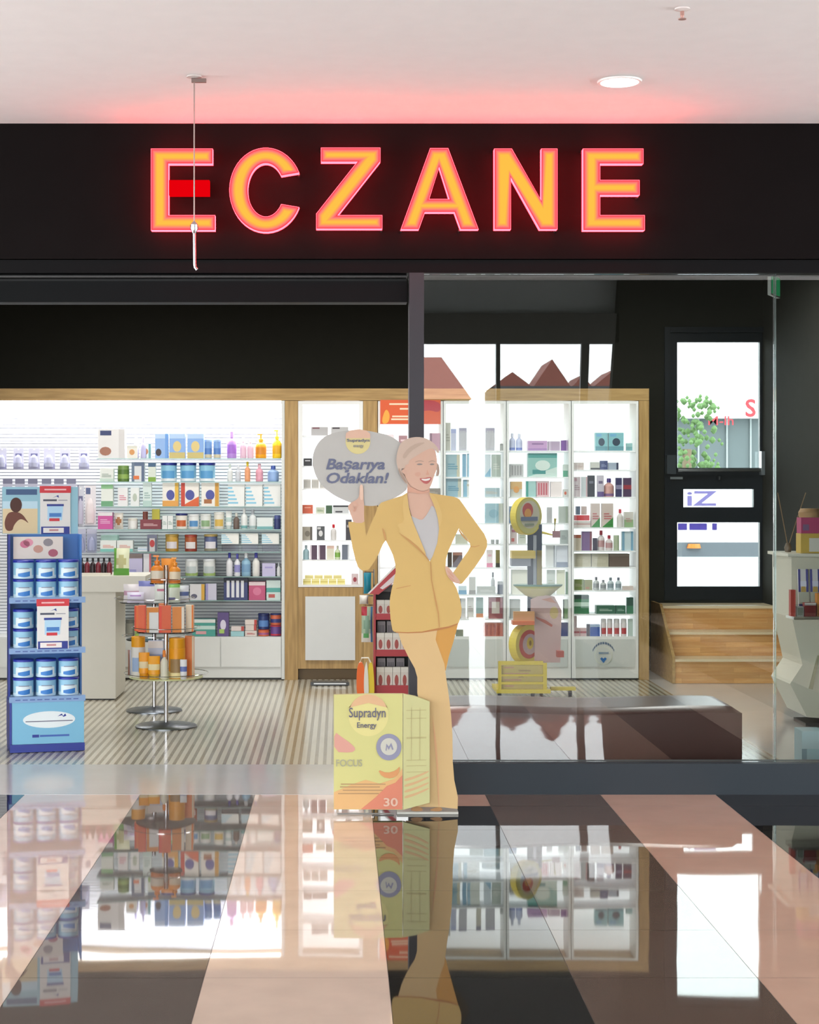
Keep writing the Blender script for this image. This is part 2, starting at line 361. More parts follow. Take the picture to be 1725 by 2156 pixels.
for i in range(240):
    a, r, zz = random.uniform(0, 6.28), random.uniform(.1, .55), random.uniform(1.6, 3.0)
    q = random.uniform(.025, .055); c3 = (X(1445, 26) + r * math.cos(a), 26 + r * math.sin(a), zz)
    d.lathe([(.01, -q), (q * .8, -q * .4), (q, 0), (q * .7, q * .5), (.01, q)], M('4f6b3c', .8), c3, 6)
d.build('crown', tr)
st = MB(); st.box(-40, 40, -70, -4.45, -.12, -.1, M('55575a', .8)); struct(st.build('floor_plaza'))
st = MB(); st.box(-10, 30, YW + .15, 60, -.52, -.5, M('b9bbbd', .7)); struct(st.build('floor_street'))
# steps below the door
sp = thing('steps', 'three oak block steps leading up to the back door', 'steps', (X(1545, 13.9), 13.9, 0))
for i, (yy, pyt) in enumerate(((13.9, 1388), (14.18, 1331), (14.46, 1276))):
    z1, x0 = Z(pyt, yy), X(1419, 13.9)
    zb = 0.003 if i == 0 else Z((1388, 1331)[i - 1], (13.9, 14.18)[i - 1]) + .001
    d = MB(sp.location); d.box(x0 + .012, XR - .002, yy, YW - .04, zb, z1 - .02, BLOCK); d.box(x0 + .012, XR - .002, yy - .008, YW - .04, z1 - .02, z1, M('e6d2ac', .35)); d.build('step', sp)
d = MB(sp.location)
prof = [(13.89, 0.003), (13.89, .215), (14.17, .415), (14.45, .612), (YW - .04, .612), (YW - .04, 0.003)]
n = len(prof); xa, xb = X(1419, 13.9) - .012, X(1419, 13.9) + .011
d.add([(xa, a, b_) for a, b_ in prof] + [(xb, a, b_) for a, b_ in prof], [tuple(range(n)), tuple(range(n, 2 * n))[::-1]] + [(i, i + n, (i + 1) % n + n, (i + 1) % n) for i in range(n)], OAKX); d.build('stringer', sp)
# ---------------------------------------------------------------- fascia letters
YL = DS - .10
LR = M('ff2a30', .4, 0, 15.0, ecol=(1.0, .03, .045, 1))
FACE = [(.8, (1.5, .055, .07, 1)), (2.6, (1.8, .13, .15, 1)), (4.6, (2.0, .2, .19, 1)), (6.6, (2.1, .29, .15, 1)), (8.6, (2.2, .38, .1, 1)), (10.6, (2.3, .47, .07, 1)), (12.6, (2.3, .54, .065, 1))]
def cpoly(rx, ry, rx2, ry2, a):
    o = ell(560, 400, rx, ry, 40, -a, -360 + a); i_ = ell(560, 400, rx2, ry2, 40, -360 + a + 8, -a - 8); return o + i_
E_ = lambda x, r1, r2, r3: [(x, 313), (x + r1, 313), (x + r1, 345), (x + 36, 345), (x + 36, 379), (x + r2, 379), (x + r2, 411), (x + 36, 411), (x + 36, 453), (x + r3, 453), (x + r3, 485), (x, 485)]
letters = [('E', [(318, 313), (448, 313), (448, 345), (355, 345), (355, 453), (453, 453), (453, 485), (318, 485)], [], 'first of two'),
 ('C', cpoly(77, 89, 38, 56, 24), [], ''), ('Z', [(676, 311), (801, 311), (801, 340), (712, 453), (805, 453), (805, 482), (666, 482), (666, 450), (752, 341), (676, 341)], [], ''),
 ('A', [(844, 483), (906, 312), (944, 312), (1008, 483), (970, 483), (957, 447), (895, 447), (882, 483)], [(925, 352), (904, 419), (946, 419)], ''),
 ('N', [(1041, 313), (1078, 313), (1140, 422), (1140, 313), (1174, 313), (1174, 483), (1137, 483), (1076, 374), (1076, 483), (1041, 483)], [], ''),
 ('E', E_(1228, 127, 119, 130), [], 'last')]
for ch, po, ho, wh in letters:
    lab = {'first of two': 'glowing letter E with a dim red glowing middle bar on black fascia', 'last': 'fully lit glowing letter E at the end of the fascia sign'}.get(wh, f'glowing red and orange letter {ch} on the black fascia')
    cx = sum(p[0] for p in po) / len(po); L = thing('sign_letter', lab, 'sign letter', (X(cx, YL), YL, Z(400, YL)), group='illuminated letters on the fascia')
    hs = [ho] if ho else []
    d = MB(L.location); d.pprism(po, YL, .05, LR, hs); d.build('letter_body', L)
    for j, (q_, ec_) in enumerate(FACE):
        d = MB(L.location); d.pprism(inset(po, q_), YL - .0012 * (j + 1), .0011, M('1a050%d' % j, 1, 0, 1.0, spec=0, ecol=ec_), [inset(h, -q_) for h in hs]); d.build('letter_face' if j == 0 else 'lit_core', L)
    if wh == 'first of two':
        d = MB(L.location); d.pbox(356, 441, 379, 411, YL, .05, M('0a0001', 1, 0, 1.0, ecol=(.8, .0, .003, 1), spec=0)); d.build('middle_bar', L)  # bar without a lit core, its red glow is put into the material
    for q in (po[0], po[len(po) // 2]):
        d = MB(L.location); d.tube([(X(q[0], YL) * .98 + X(cx, YL) * .02, YL + .05, Z(q[1], YL) * .985 + Z(400, YL) * .015), (X(q[0], YL) * .98 + X(cx, YL) * .02, DS - .001, Z(q[1], YL) * .985 + Z(400, YL) * .015)], .006, DARK); d.build('standoff', L)
# ceiling fittings
dl = thing('downlight', 'round lit downlight in the white mall ceiling', 'ceiling light', (X(1305, 7.9), 7.9, ZC))
d = MB(); d.lathe([(.099, -.001), (.103, -.004), (.1, -.012), (.088, -.012), (.086, -.004)], M('f2efec', .5), (0, 0, 0), 32); d.build('trim_ring', dl, smooth=True)
d = MB(); d.lathe([(.085, -.0135), (.06, -.016), (.02, -.017)], M('ffffff', .5, 0, 6), (0, 0, 0), 32); d.build('lamp', dl, smooth=True)
hk = thing('ceiling_hook', 'thin wire and metal hook hanging from ceiling before the sign', 'hook', (X(409, 7.82), 7.82, ZC)); O = hk.location
CH = M('c8c8cc', .2, 1)
d = MB(); d.lathe([(.035, -.001), (.035, -.006), (.012, -.01)], M('cfc8c4', .5), (0, 0, 0), 20).box(-.012, .055, -.008, .008, -.03, -.012, M('7d6a64', .5)); d.build('ceiling_plate', hk)
d = MB(); d.tube([(0, 0, -.01), (0, 0, -.68)], .0035, M('9c8a84', .4, .6), 6); d.build('wire', hk)
d = MB(); d.lathe([(.008, -.72), (.018, -.70), (.018, -.68), (.006, -.665)], CH).tube([(0, 0, -.7), (.002, 0, -.86), (.004, 0, -.875), (.012, 0, -.885)], .0075, CH); d.build('hook', hk, smooth=True)
spk = thing('sprinkler', 'small sprinkler head on mall ceiling at top right', 'sprinkler', (X(1437, 6.72), 6.72, ZC))
d = MB(); d.lathe([(.03, -.001), (.03, -.006), (.012, -.012)], M('e6dedb', .5), n=20); d.build('escutcheon', spk, smooth=True)
d = MB(); d.lathe([(.008, -.012), (.008, -.03), (.004, -.04)], M('b58a80', .4, .5), n=12).lathe([(.016, -.044), (.016, -.041)], M('a88', .4) if False else M('aa8880', .4), n=12); d.build('nozzle', spk)
ex = thing('exit_sign', 'small green exit sign hanging edge-on inside the glass', 'exit sign', (X(1630, 12), 12, Z(602, 12)), math.radians(62))
d = MB(); d.box(-.13, .13, -.012, .012, -.075, .075, M('dfe5e2', .4)); d.build('housing', ex)
d = MB(); d.box(-.118, .118, -.0145, -.0125, -.063, .063, M('1f8a55', .4, 0, .5)); d.build('sign_face', ex)
d = MB(); d.tube([(-.09, 0, .076), (-.09, 0, 3.395 - Z(602, 12))], .004, CH).tube([(.09, 0, .076), (.09, 0, 3.395 - Z(602, 12))], .004, CH); d.build('hanger', ex)
# ---------------------------------------------------------------- display units along the back wall
WHT = M('e9e9e6', .4); PALE = M('d9dbd8', .45); LED = M('ffffff', .5, 0, 9); BACKLIT = M('ffffff', .5, 0, 1.15, ecol=(.96, .98, 1, 1))
SLAT = M('e4e6ea', .45); YP = 14.50                  # back panel plane
SHD = 14.20                                         # shelf front edge
def shelf(unit, px0, px1, py, mat_=None, th_=.008, name='glass_shelf'):
    d = MB(unit.location); z = Z(py, 14.25)
    d.box(X(px0, SHD), X(px1, SHD), SHD, YP - .012, z - th_, z - .0004, mat_ or SHELFGLASS)
    if mat_ is None: d.box(X(px0, SHD), X(px1, SHD), SHD - .0025, SHD - .0002, z - th_, z - .0004, M('7fa29c', .15))
    d.build(name, unit)
su = thing('display_surround', 'oak beam and end upright framing the lit shelving', 'shelf frame', (X(600, DB), DB, 0)); O = su.location
d = MB(O); d.box(X(-150, DB), X(1367, DB), DB, YW - .01, Z(843, DB), Z(818, DB), OAKX); d.build('beam', su)
d = MB(O); d.box(X(1346, DB), X(1367, DB), DB, YW - .01, .002, Z(843.5, DB), OAKZ); d.build('upright', su)
# slatwall
sw = thing('slatwall_unit', 'wide white slatwall display with glass shelves on the left', 'display unit', (X(400, DB), DB + .05, 0)); O = sw.location
d = MB(O); zt, zb_ = Z(842.5, DB) - .002, Z(1339, 14.25); nrib = int((zt - zb_) / .0265); x0, x1 = X(-150, YP), X(596, 14.3)
for i in range(nrib):
    a = zb_ + i * (zt - zb_) / nrib; b_ = zb_ + (i + 1) * (zt - zb_) / nrib; m_ = b_ - .006
    d.box(x0, x1, YP - .004, YP + .0095, a, m_, SLAT)
d.box(x0, x1, YP + .01, YP + .03, zb_, zt, M('8e90a0', .5)); d.build('slat_panel', sw)
d = MB(O); d.pbox(593, 599.5, 843.5, 1430, DB + .004, .34, PALE); d.build('side_panel', sw)
d = MB(O); d.pbox(-150, 592.5, 1341, 1427, DB + .012, .33, M('d8dad7', .35)); d.build('base_cabinet', sw)
for a, b_ in ((-150, 90), (92, 246), (248, 464), (466, 592)):
    d = MB(O); d.pbox(a + .4, b_ - .4, 1343, 1404, DB + .002, .009, M('dcdedb', .3)); d.build('door', sw)
d = MB(O); d.box(X(-150, DB), X(592, DB), DB + .02, DB + .3, .002, Z(1428, DB), M('3a3a38', .5)); d.build('plinth', sw)
for py in (965, 1014, 1066, 1114, 1161, 1213, 1263): shelf(sw, 203, 592, py)
d = MB(O); d.box(X(-150, DB), X(591, DB), DB + .05, DB + .09, zt - .02, zt - .001, LED); d.build('light_strip', sw)
area('slatwall_light', ((X(-150, DB) + X(591, DB)) / 2, DB + .16, zt - .03), 3.2, .05, 38, (math.radians(18), 0, 0), (.97, .98, 1))
# oak niche
nu = thing('niche_cabinet', 'oak cabinet with narrow lit niche above a white door', 'cabinet', (X(697, DB), DB, 0)); O = nu.location
for a, b_ in ((600, 627.5), (765, 795)):
    d = MB(O); d.pbox(a, b_, 843.8, 1432, DB, .36, OAKZ); d.build('upright', nu)
d = MB(O); d.pbox(628, 764.5, 1237, 1408, DB + .001, .3, OAKZ); d.build('lower_panel', nu)
d = MB(O); d.pbox(643, 748, 1256, 1390, DB - .014, .014, M('d5d7d5', .3)); d.build('door', nu)
d = MB(O); d.pbox(628, 764.5, 1408.5, 1431, DB + .06, .2, M('6d5838', .5)); d.build('plinth', nu)
d = MB(O); P4 = lambda a, b_, c, e: [(X(a, DB), Z(c, DB)), (X(b_, DB), Z(c, DB)), (X(b_, DB), Z(e, DB)), (X(a, DB), Z(e, DB))]
d.prism(P4(628, 764.5, 844.5, 1236), DB + .003, DB + .02, WHT, [P4(637, 756, 851, 1231)]); d.build('niche_frame', nu)
d = MB(O); d.box(X(629, DB), X(763, DB), YP, YP + .012, Z(1236, DB), Z(845, DB), BACKLIT); d.build('lit_back_panel', nu)
for a, b_ in ((628.5, 636), (757, 764)):
    d = MB(O); d.pbox(a, b_, 852, 1230, DB + .021, .3, WHT); d.build('side_panel', nu)
LITSHELF = M('f4f6f7', .4)
for py in (917, 981, 1029, 1081, 1137, 1178, 1231): shelf(nu, 637, 756, py, LITSHELF, .012, 'shelf')
# poster cabinet and three glass cabinets
def cabinet(name, label, px0, px1, rows, base_top=1340, lit=True):
    u = thing(name, label, 'cabinet', (X((px0 + px1) / 2, DB), DB, 0), group='lit white cabinets'); O = u.location
    d = MB(O); d.prism([(X(px0, DB) + .001, .016), (X(px1, DB) - .001, .016), (X(px1, DB) - .001, Z(844.5, DB)), (X(px0, DB) + .001, Z(844.5, DB))], DB + .003, DB + .02, WHT,
        [[(X(px0 + 5, DB), Z(base_top, DB)), (X(px1 - 5, DB), Z(base_top, DB)), (X(px1 - 5, DB), Z(850, DB)), (X(px0 + 5, DB), Z(850, DB))]]); d.build('front_frame', u)
    for s in (0, 1):
        d = MB(O); a = X(px0, DB) + .001 if s == 0 else X(px1, DB) - .019
        d.box(a, a + .018, DB + .021, YP, .016, Z(845, DB), WHT); d.build('side_panel', u)
    d = MB(O); d.box(X(px0, DB) + .001, X(px1, DB) - .001, YP + .001, YP + .012, .016, Z(845, DB), BACKLIT); d.build('lit_back_panel', u)
    d = MB(O); d.pbox(px0 + 8, px1 - 8, base_top + 6, 1404, DB - .006, .008, M('cfd3cf', .35)); d.build('base_door', u)
    d = MB(O); d.box(X(px0, DB) + .002, X(px1, DB) - .002, DB + .025, YP, .002, .0155, M('3a3a38', .5)); d.build('plinth', u)
    for py in rows: shelf(u, px0 + 4, px1 - 4, py, LITSHELF, .012, 'shelf')
    return u
RA = (949, 1004, 1046, 1101, 1145, 1194, 1251, 1302); RC = (949, 989, 1046, 1110, 1159, 1193, 1242, 1292)
pc = cabinet('poster_cabinet', 'white cabinet with an orange poster beside the dark post', 796, 933, (949, 1000, 1046, 1101, 1194))
d = MB(pc.location); d.pbox(801, 928, 842, 893, DB - .012, .004, M('d95a2c', .5)); d.build('poster', pc)
d = MB(pc.location); d.pprism(smooth_poly([(860, 842.5), (928, 842.5), (928, 870), (900, 862), (880, 872)]), DB - .013, .001, M('b8323c', .5)); d.pprism(smooth_poly([(802, 892), (812, 858), (822, 872), (818, 892)]), DB - .013, .001, M('f3a640', .5))
for y_, a, b_ in ((849, 820, 862), (859, 842, 878), (875, 826, 880), (881, 824, 884)): d.pbox(a, b_, y_, y_ + 3.5, DB - .0142, .001, M('f6d9b8', .5))
d.build('poster_print', pc)
ca = cabinet('glass_cabinet', 'lit white cabinet directly right of the cutout woman', 934, 1066, RA)
cb = cabinet('glass_cabinet', 'lit white cabinet behind the yellow round display', 1067, 1203, RA)
cc = cabinet('glass_cabinet', 'lit white cabinet with arched logo on its base door', 1204, 1345, RC)
d = MB(cc.location); LG = M('59708c', .5); yl = DB - .009
for i in range(11):                                 # arched band of small lettering, round seal, blue heart
    a = math.radians(150 - i * 12); cx, cy = 1271 + 25 * math.cos(a), 1382 - 28 * math.sin(a)
    d.pprism([(cx + u * math.cos(a - 1.57) * 1 - v * math.sin(-(a - 1.57)) * 0, cy - u * math.sin(a - 1.57) + v) for u, v in ((-2.1, -2.4), (2.1, -2.4), (2.1, 2.4), (-2.1, 2.4))], yl, .002, LG)
d.pprism(ell(1271, 1380, 19, 19), yl, .0015, M('d9dccb', .5), [ell(1271, 1380, 17.5, 17.5)])
d.pbox(1261, 1282, 1373, 1377, yl, .002, M('7d93a8', .5)); d.pprism([(1264, 1387), (1267.5, 1384), (1271, 1387), (1274.5, 1384), (1278, 1387), (1271, 1396)], yl - .001, .002, M('2f6fb4', .5)); d.build('logo', cc)

# ---------------------------------------------------------------- products
REG = {'T': (0, .8, 1, 1), 'B': (0, 0, 1, .24), 'M': (0, .4, 1, .62), 'L': (.08, .78, .5, .94), 'S': (0, 0, .22, 1), 'R': (.78, 0, 1, 1), 'H': (0, .5, 1, 1), 'U': (0, 0, 1, .5), 'P': (.2, .62, .8, .74), 'Q': (.15, .12, .6, .3)}
PROD = {}
def prod_meshes(kind, w, h, dp, cols, cap):
    """meshes of a product standing on z=0, front facing -y: [(part name, mesh)], first is the body"""
    key = (kind, round(w, 3), round(h, 3), round(dp, 3), cols, cap)
    if key in PROD: return PROD[key]
    t = cols.split(); base = M(t[0], .4); out = []; b = MB()
    if kind == 'box':
        b.box(-w / 2, w / 2, -dp / 2, dp / 2, 0, h, base); y = -dp / 2 - .0006; lv = 0
        for k in t[1:]:
            c = M(k[1:], .45); r = k[0]; lv += 1; y0 = y - .0004 * lv
            def q(u0, v0, u1, v1): b.box(-w / 2 + u0 * w, -w / 2 + u1 * w, y0, -dp / 2, v0 * h, v1 * h, c)
            if r in REG: q(*REG[r])
            elif r == 'C': b.prism([(p[0] * w, h * .48 + p[1] * h) for p in ell(0, 0, .26, .22, 14)], y0, -dp / 2, c)
            elif r == 'F': b.prism([(p[0] * w, p[1] * h) for p in ell(-.22, .24, .22, .15, 12)], y0, -dp / 2, c)
            elif r == 'D': b.prism([(-w / 2, 0), (w / 2, 0), (w / 2, h * .42)], y0, -dp / 2, c)
            elif r == 'X':
                for v in (.34, .44, .54): q(.16, v, .84 - (v > .5) * .2, v + .05)
            elif r == 'G':
                for i in range(5): q(0, .12 + i * .17, .62 - i * .09, .2 + i * .17)
            elif r == 'E':
                for i in range(4): q(.12 + i * .2, .12, .24 + i * .2, .88)
        out.append(('box', b))
    elif kind in ('tin', 'jar'):
        r = w / 2; hb = h * (.86 if kind == 'tin' else .74); segs = [(0, base)]
        cs = {k[0]: M(k[1:], .4) for k in t[1:]}
        pr = [(r * .93, 0), (r, .004)]; ms = [base]; zs = [(.24, 'B'), (.62, 'M'), (.8, 'T'), (1, 'Z')]
        for f, k in zs: pr.append((r, hb * f)); ms.append(cs.get({.24: 'B', .62: 'M', .8: '_', 1: 'T'}[f], base))
        pr.append((r * .97, hb + .001)); ms.append(base); b.lathe(pr, base, n=20, ms=ms)
        for k in t[1:]:
            if k[0] == 'C':                         # printed patch wrapped on the front
                vs = []; nn = 8
                for i in range(nn + 1):
                    a = math.radians(-90 - 50 + 100 * i / nn)
                    for f in (.2, .66): vs.append((math.cos(a) * r * 1.012, math.sin(a) * r * 1.012, hb * f))
                b.add(vs, [(2 * i, 2 * i + 2, 2 * i + 3, 2 * i + 1) for i in range(nn)], M(k[1:], .45))
        out.append((kind, b)); l = MB(); rl = r * (1.04 if kind == 'tin' else .96)
        l.lathe([(rl, hb + .0012), (rl, h - .004), (rl - .004, h)], M(cap, .4), n=20); out.append(('lid', l))
    elif kind in ('bottle', 'pump', 'spray'):
        r = w / 2; sy = min(1, dp / w); cs = {k[0]: M(k[1:], .4) for k in t[1:]}
        hs = h * (.70 if kind == 'bottle' else .62)
        pr = [(r * .9, 0), (r, .006), (r, hs * .25), (r, hs * .72), (r * .96, hs * .86), (r * .72, hs * .97), (r * .36, hs * 1.06), (r * .34, hs * 1.1)]
        ms = [base, cs.get('B', base), cs.get('M', base), base, base, base, base]
        b.lathe(pr, base, n=16, sy=sy, ms=ms); out.append(('bottle', b)); l = MB(); zc = hs * 1.1 + .0006; rc = r * .44; C = M(cap, .35)
        if kind == 'bottle': l.lathe([(rc, zc), (rc * .95, h - .003), (rc * .8, h)], C, n=14); out.append(('cap', l))
        else:
            l.lathe([(rc, zc), (rc, zc + .02), (rc * .35, zc + .022), (rc * .35, h - .012)], C, n=12).box(-rc * 1.4, rc * .6, -.006, .006, h - .0118, h, C); out.append(('pump_head', l))
    elif kind == 'tube':
        r = w / 2; hc = h * .2; C = M(cap, .35); cs = {k[0]: M(k[1:], .4) for k in t[1:]}
        vs = []; fs = []; mm = []; n = 16; lv = [(hc + .001, 1, .8), (hc + .2 * h, 1, .7), (hc + .45 * h, 1, .45), (h, 1, .05)]
        for z_, a_, s_ in lv:
            for i in range(n): vs.append((r * a_ * math.cos(6.2832 * i / n), r * s_ * math.sin(6.2832 * i / n), z_))
        for j in range(3):
            for i in range(n): fs.append((j * n + i, j * n + (i + 1) % n, (j + 1) * n + (i + 1) % n, (j + 1) * n + i)); mm.append([cs.get('B', base), cs.get('M', base), cs.get('T', base)][j])
        fs += [tuple(range(n))[::-1], tuple(3 * n + i for i in range(n))]; mm += [base, base]
        b.add(vs, fs, mm); out.append(('tube', b)); l = MB(); l.lathe([(r * .8, 0), (r * .86, .003), (r * .86, hc)], C, n=16); out.append(('cap', l))
    elif kind == 'pouch':                           # pillow pack
        nx, nz = 6, 8; vs = []; fs = []; mm = []
        cs = [(k[0], M(k[1:], .4)) for k in t[1:]]
        def col_at(u, v):
            for k, c in cs:
                if k in REG:
                    a = REG[k]
                    if a[0] <= u <= a[2] and a[1] <= v <= a[3]: return c
                if k == 'C' and (u - .5) ** 2 / .08 + (v - .48) ** 2 / .06 < 1: return c
            return base
        for s in (-1, 1):
            for j in range(nz + 1):
                for i in range(nx + 1):
                    u, v = i / nx, j / nz; bul = (math.sin(math.pi * u) * math.sin(math.pi * min(1, v * 1.05 + .0)) if v < .95 else 0) ** .6 if 0 < u < 1 and 0 < v < .95 else 0
                    vs.append(((u - .5) * w * (1 - .06 * math.sin(math.pi * v)), s * (.002 + bul * dp / 2), v * h))
        m_ = (nx + 1) * (nz + 1)
        for s in (0, 1):
            for j in range(nz):
                for i in range(nx):
                    a = s * m_ + j * (nx + 1) + i; f = (a, a + 1, a + nx + 2, a + nx + 1); fs.append(f if s == 0 else f[::-1]); mm.append(col_at((i + .5) / nx, (j + .5) / nz))
        ring = [i for i in range(nx + 1)] + [j * (nx + 1) + nx for j in range(1, nz + 1)] + [nz * (nx + 1) + i for i in range(nx - 1, -1, -1)] + [j * (nx + 1) for j in range(nz - 1, 0, -1)]
        for i in range(len(ring)):
            a, c = ring[i], ring[(i + 1) % len(ring)]; fs.append((c, a, a + m_, c + m_)); mm.append(base)
        b.add(vs, fs, mm); out.append(('pouch', b))
    elif kind == 'blister':                         # carded pack with a clear bubble
        b.box(-w / 2, w / 2, 0, .0015, 0, h, base)
        b.box(-w * .09, w * .09, -.0006, 0, h * .9, h * .95, M('ffffff', .5))
        for k in t[1:]:
            if k[0] in REG: u0, v0, u1, v1 = REG[k[0]]; b.box(-w / 2 + u0 * w, -w / 2 + u1 * w, -.0007, 0, v0 * h, v1 * h, M(k[1:], .45))
        out.append(('blister_card', b)); l = MB(); l.lathe([(w * .36, .02), (w * .4, h * .3), (w * .3, h * .55), (w * .1, h * .68)], M(cap, .25), (0, -.018, 0), 12, sy=.45); out.append(('contents', l))
    PROD[key] = [(nm, m.mesh(nm, kind not in ('box', 'blister'))) for nm, m in out]; return PROD[key]
NAME = {'box': 'product_box', 'tin': 'milk_tin', 'jar': 'jar', 'bottle': 'bottle', 'pump': 'pump_bottle', 'spray': 'spray_bottle', 'tube': 'tube', 'pouch': 'pouch', 'blister': 'blister_pack'}
CATN = {'box': 'box', 'tin': 'tin', 'jar': 'jar', 'bottle': 'bottle', 'pump': 'bottle', 'spray': 'bottle', 'tube': 'tube', 'pouch': 'pouch', 'blister': 'hanging pack'}
def place(kind, w, h, dp, cols, cap, loc, label, group=None, rz=0, name=None, tilt=0):
    ms_ = prod_meshes(kind, w, h, dp, cols, cap); root = None
    for nm, me in ms_:
        o = bpy.data.objects.new((name or NAME[kind]) if root is None else nm, me); COL.objects.link(o)
        if root is None: root = o; o.location = loc; o.rotation_euler = (tilt, 0, rz)
        else: o.parent = root
    return tag(root, label, CATN[kind], group)
ORD = ['leftmost', 'second from left', 'third from left', 'fourth from left', 'fifth from left', 'sixth from left', 'seventh from left']
LIM = [-9, 9]; SH = [[], .008]
def row(where, bottom, items, Yf=14.225, dmax=.1):
    """items: (kind, px0, px1, py_top, look, colours[, cap[, lift]]) standing on the shelf whose top is at pixel row bottom"""
    looks = [i[4] for i in items]; seen = {}; z = Z(bottom, 14.25)
    occ = []
    for it in items:
        kind, a, b_, top, look, cols = it[:6]; cap = it[6] if len(it) > 6 else 'f0f0f0'; lift = it[7] if len(it) > 7 else None
        n = looks.count(look); k = seen.get(look, 0); seen[look] = k + 1
        pre = ', ' if n == 1 else (', left one of two ' if k == 0 else ', right one of two ') if n == 2 else f', {ORD[k]} of {n} '
        lab = (look + pre + where) if n > 1 else look + ' ' + where
        pad = .6
        yf = Yf
        for (oa, ob, oy1, olift) in occ:            # stand behind whatever overlaps in front
            if a + pad < ob - pad and b_ - pad > oa + pad and lift is None and olift is None: yf = max(yf, oy1 + .004)
        xl, xr = max(X(a, yf), LIM[0]), min(X(b_, yf), LIM[1]); w_ = (xr - xl) * .985
        zz = z if lift is None else Z(lift, 14.25) + .0028
        zm = min([Z(p, 14.25) - SH[1] for p in SH[0] if Z(p, 14.25) > zz + .02] + [9]) - .002
        h_ = max(.02, min(Z(top, yf), zm) - zz); dp = min(dmax, max(.03, w_ * (1 if kind not in ('box', 'pouch') else .7)), YP - .016 - yf)
        if kind in ('bottle', 'pump', 'spray', 'tin', 'jar', 'tube'): dp = min(w_, .115) if kind != 'tin' else w_
        occ.append((a, b_, yf + dp, lift))
        place(kind, w_, h_, dp, cols, cap, ((xl + xr) / 2, yf + dp / 2, zz), lab, (look + 's, ' + where.replace('on ', '')) if n > 1 else None)
# ---------------------------------------------------------------- goods on the slatwall
SH[:] = [(965, 1014, 1066, 1114, 1161, 1213, 1263), .008]
S_ = 'on %s slatwall shelf'
row(S_ % 'top', 965, [
 ('box', 206, 263, 903, 'tall white carton with brown face picture', 'e9e7e6 Rd9d6d5 L36406f Fa9745f'),
 ('box', 267, 289, 938, 'small white box with orange blob', 'ece8dc Cd89a5c Tdcdccf'), ('bottle', 280, 292, 921, 'lavender bottle behind small boxes', 'b9b0e0', 'c8c0ec'), ('bottle', 296, 307, 920, 'pale lilac bottle near the white carton', 'c6c2e8', 'd8d4f0'),
 ('box', 295, 318, 935, 'small teal and white box', 'dfe8e4 Cc98a63 R6fa8a4'),
 ('box', 326, 354, 913, 'sky blue carton showing a dark haired child', '8fb4e6 Tb9d3f2 F3a2f33 R6ea0e0'), ('box', 356, 390, 913, 'sky blue carton with yellow round picture', '86ade4 Tb4d0f2 Cdcc683 Bc9b873'), ('box', 394, 429, 913, 'sky blue carton with yellow round picture', '86ade4 Tb4d0f2 Cdcc683 Bc9b873'),
 ('tin', 430, 446, 925, 'slim blue and cream tin', '7fa7dc Bd8cfae M5b86c8', '9dbbe6'), ('tin', 449, 465, 925, 'slim blue and cream tin', '7fa7dc Bd8cfae M5b86c8', '9dbbe6'),
 ('bottle', 477, 498, 908, 'lavender shampoo bottle', 'b98fdc Ma66fd0', 'cfa6ea'), ('bottle', 505, 519, 921, 'pale pink bottle', 'e8c3d6', 'f2dfe6'), ('bottle', 520, 534, 923, 'pale pink bottle', 'e8c3d6', 'f2dfe6'),
 ('pump', 537, 561, 913, 'orange pump bottle', 'f3a81c Md98a2a', 'f0b228'), ('pump', 573, 593, 905, 'bright yellow pump bottle', 'f2c81e Me0a81c', 'f0d030')])
row(S_ % 'second', 1014, [
 ('box', 210, 239, 986, 'white box with mint edge', 'e6eae4 Bc8dccf X9aa89c'), ('jar', 246, 271, 980, 'dark green jar', '5d7f3c M8fae5a', '7a9a55'), ('box', 277, 304, 973, 'dark framed box with an orange corner', 'd9dcde T5a6a86 S6a7a90 R5a6a86 Qe0763c'), ('box', 312, 328, 975, 'small leafy green box', 'd5dccf B7fa83a T3f5f7f'),
 ('tin', 337, 371, 974, 'sky blue milk tin with navy lid', '8ec3de Be6eef0 C5f9fd0', '27348c'), ('tin', 378, 412, 974, 'sky blue milk tin with navy lid', '8ec3de Be6eef0 C5f9fd0', '27348c'), ('tin', 418, 452, 974, 'sky blue milk tin with navy lid', '8ec3de Be6eef0 C5f9fd0', '27348c'),
 ('bottle', 478, 490, 977, 'slim white lotion bottle', 'e3e6e4', 'c9d4cc'), ('bottle', 495, 507, 979, 'clear grey bottle', 'cfd3da', 'd9dce2'), ('bottle', 515, 527, 972, 'orange bottle with yellow cap', 'e9a274', 'f0d23a'), ('bottle', 538, 554, 976, 'pink oil bottle', 'e3a3b4', 'e8b9c4'), ('bottle', 563, 587, 980, 'light blue oval bottle', '93b2e0', '4a62b0')])
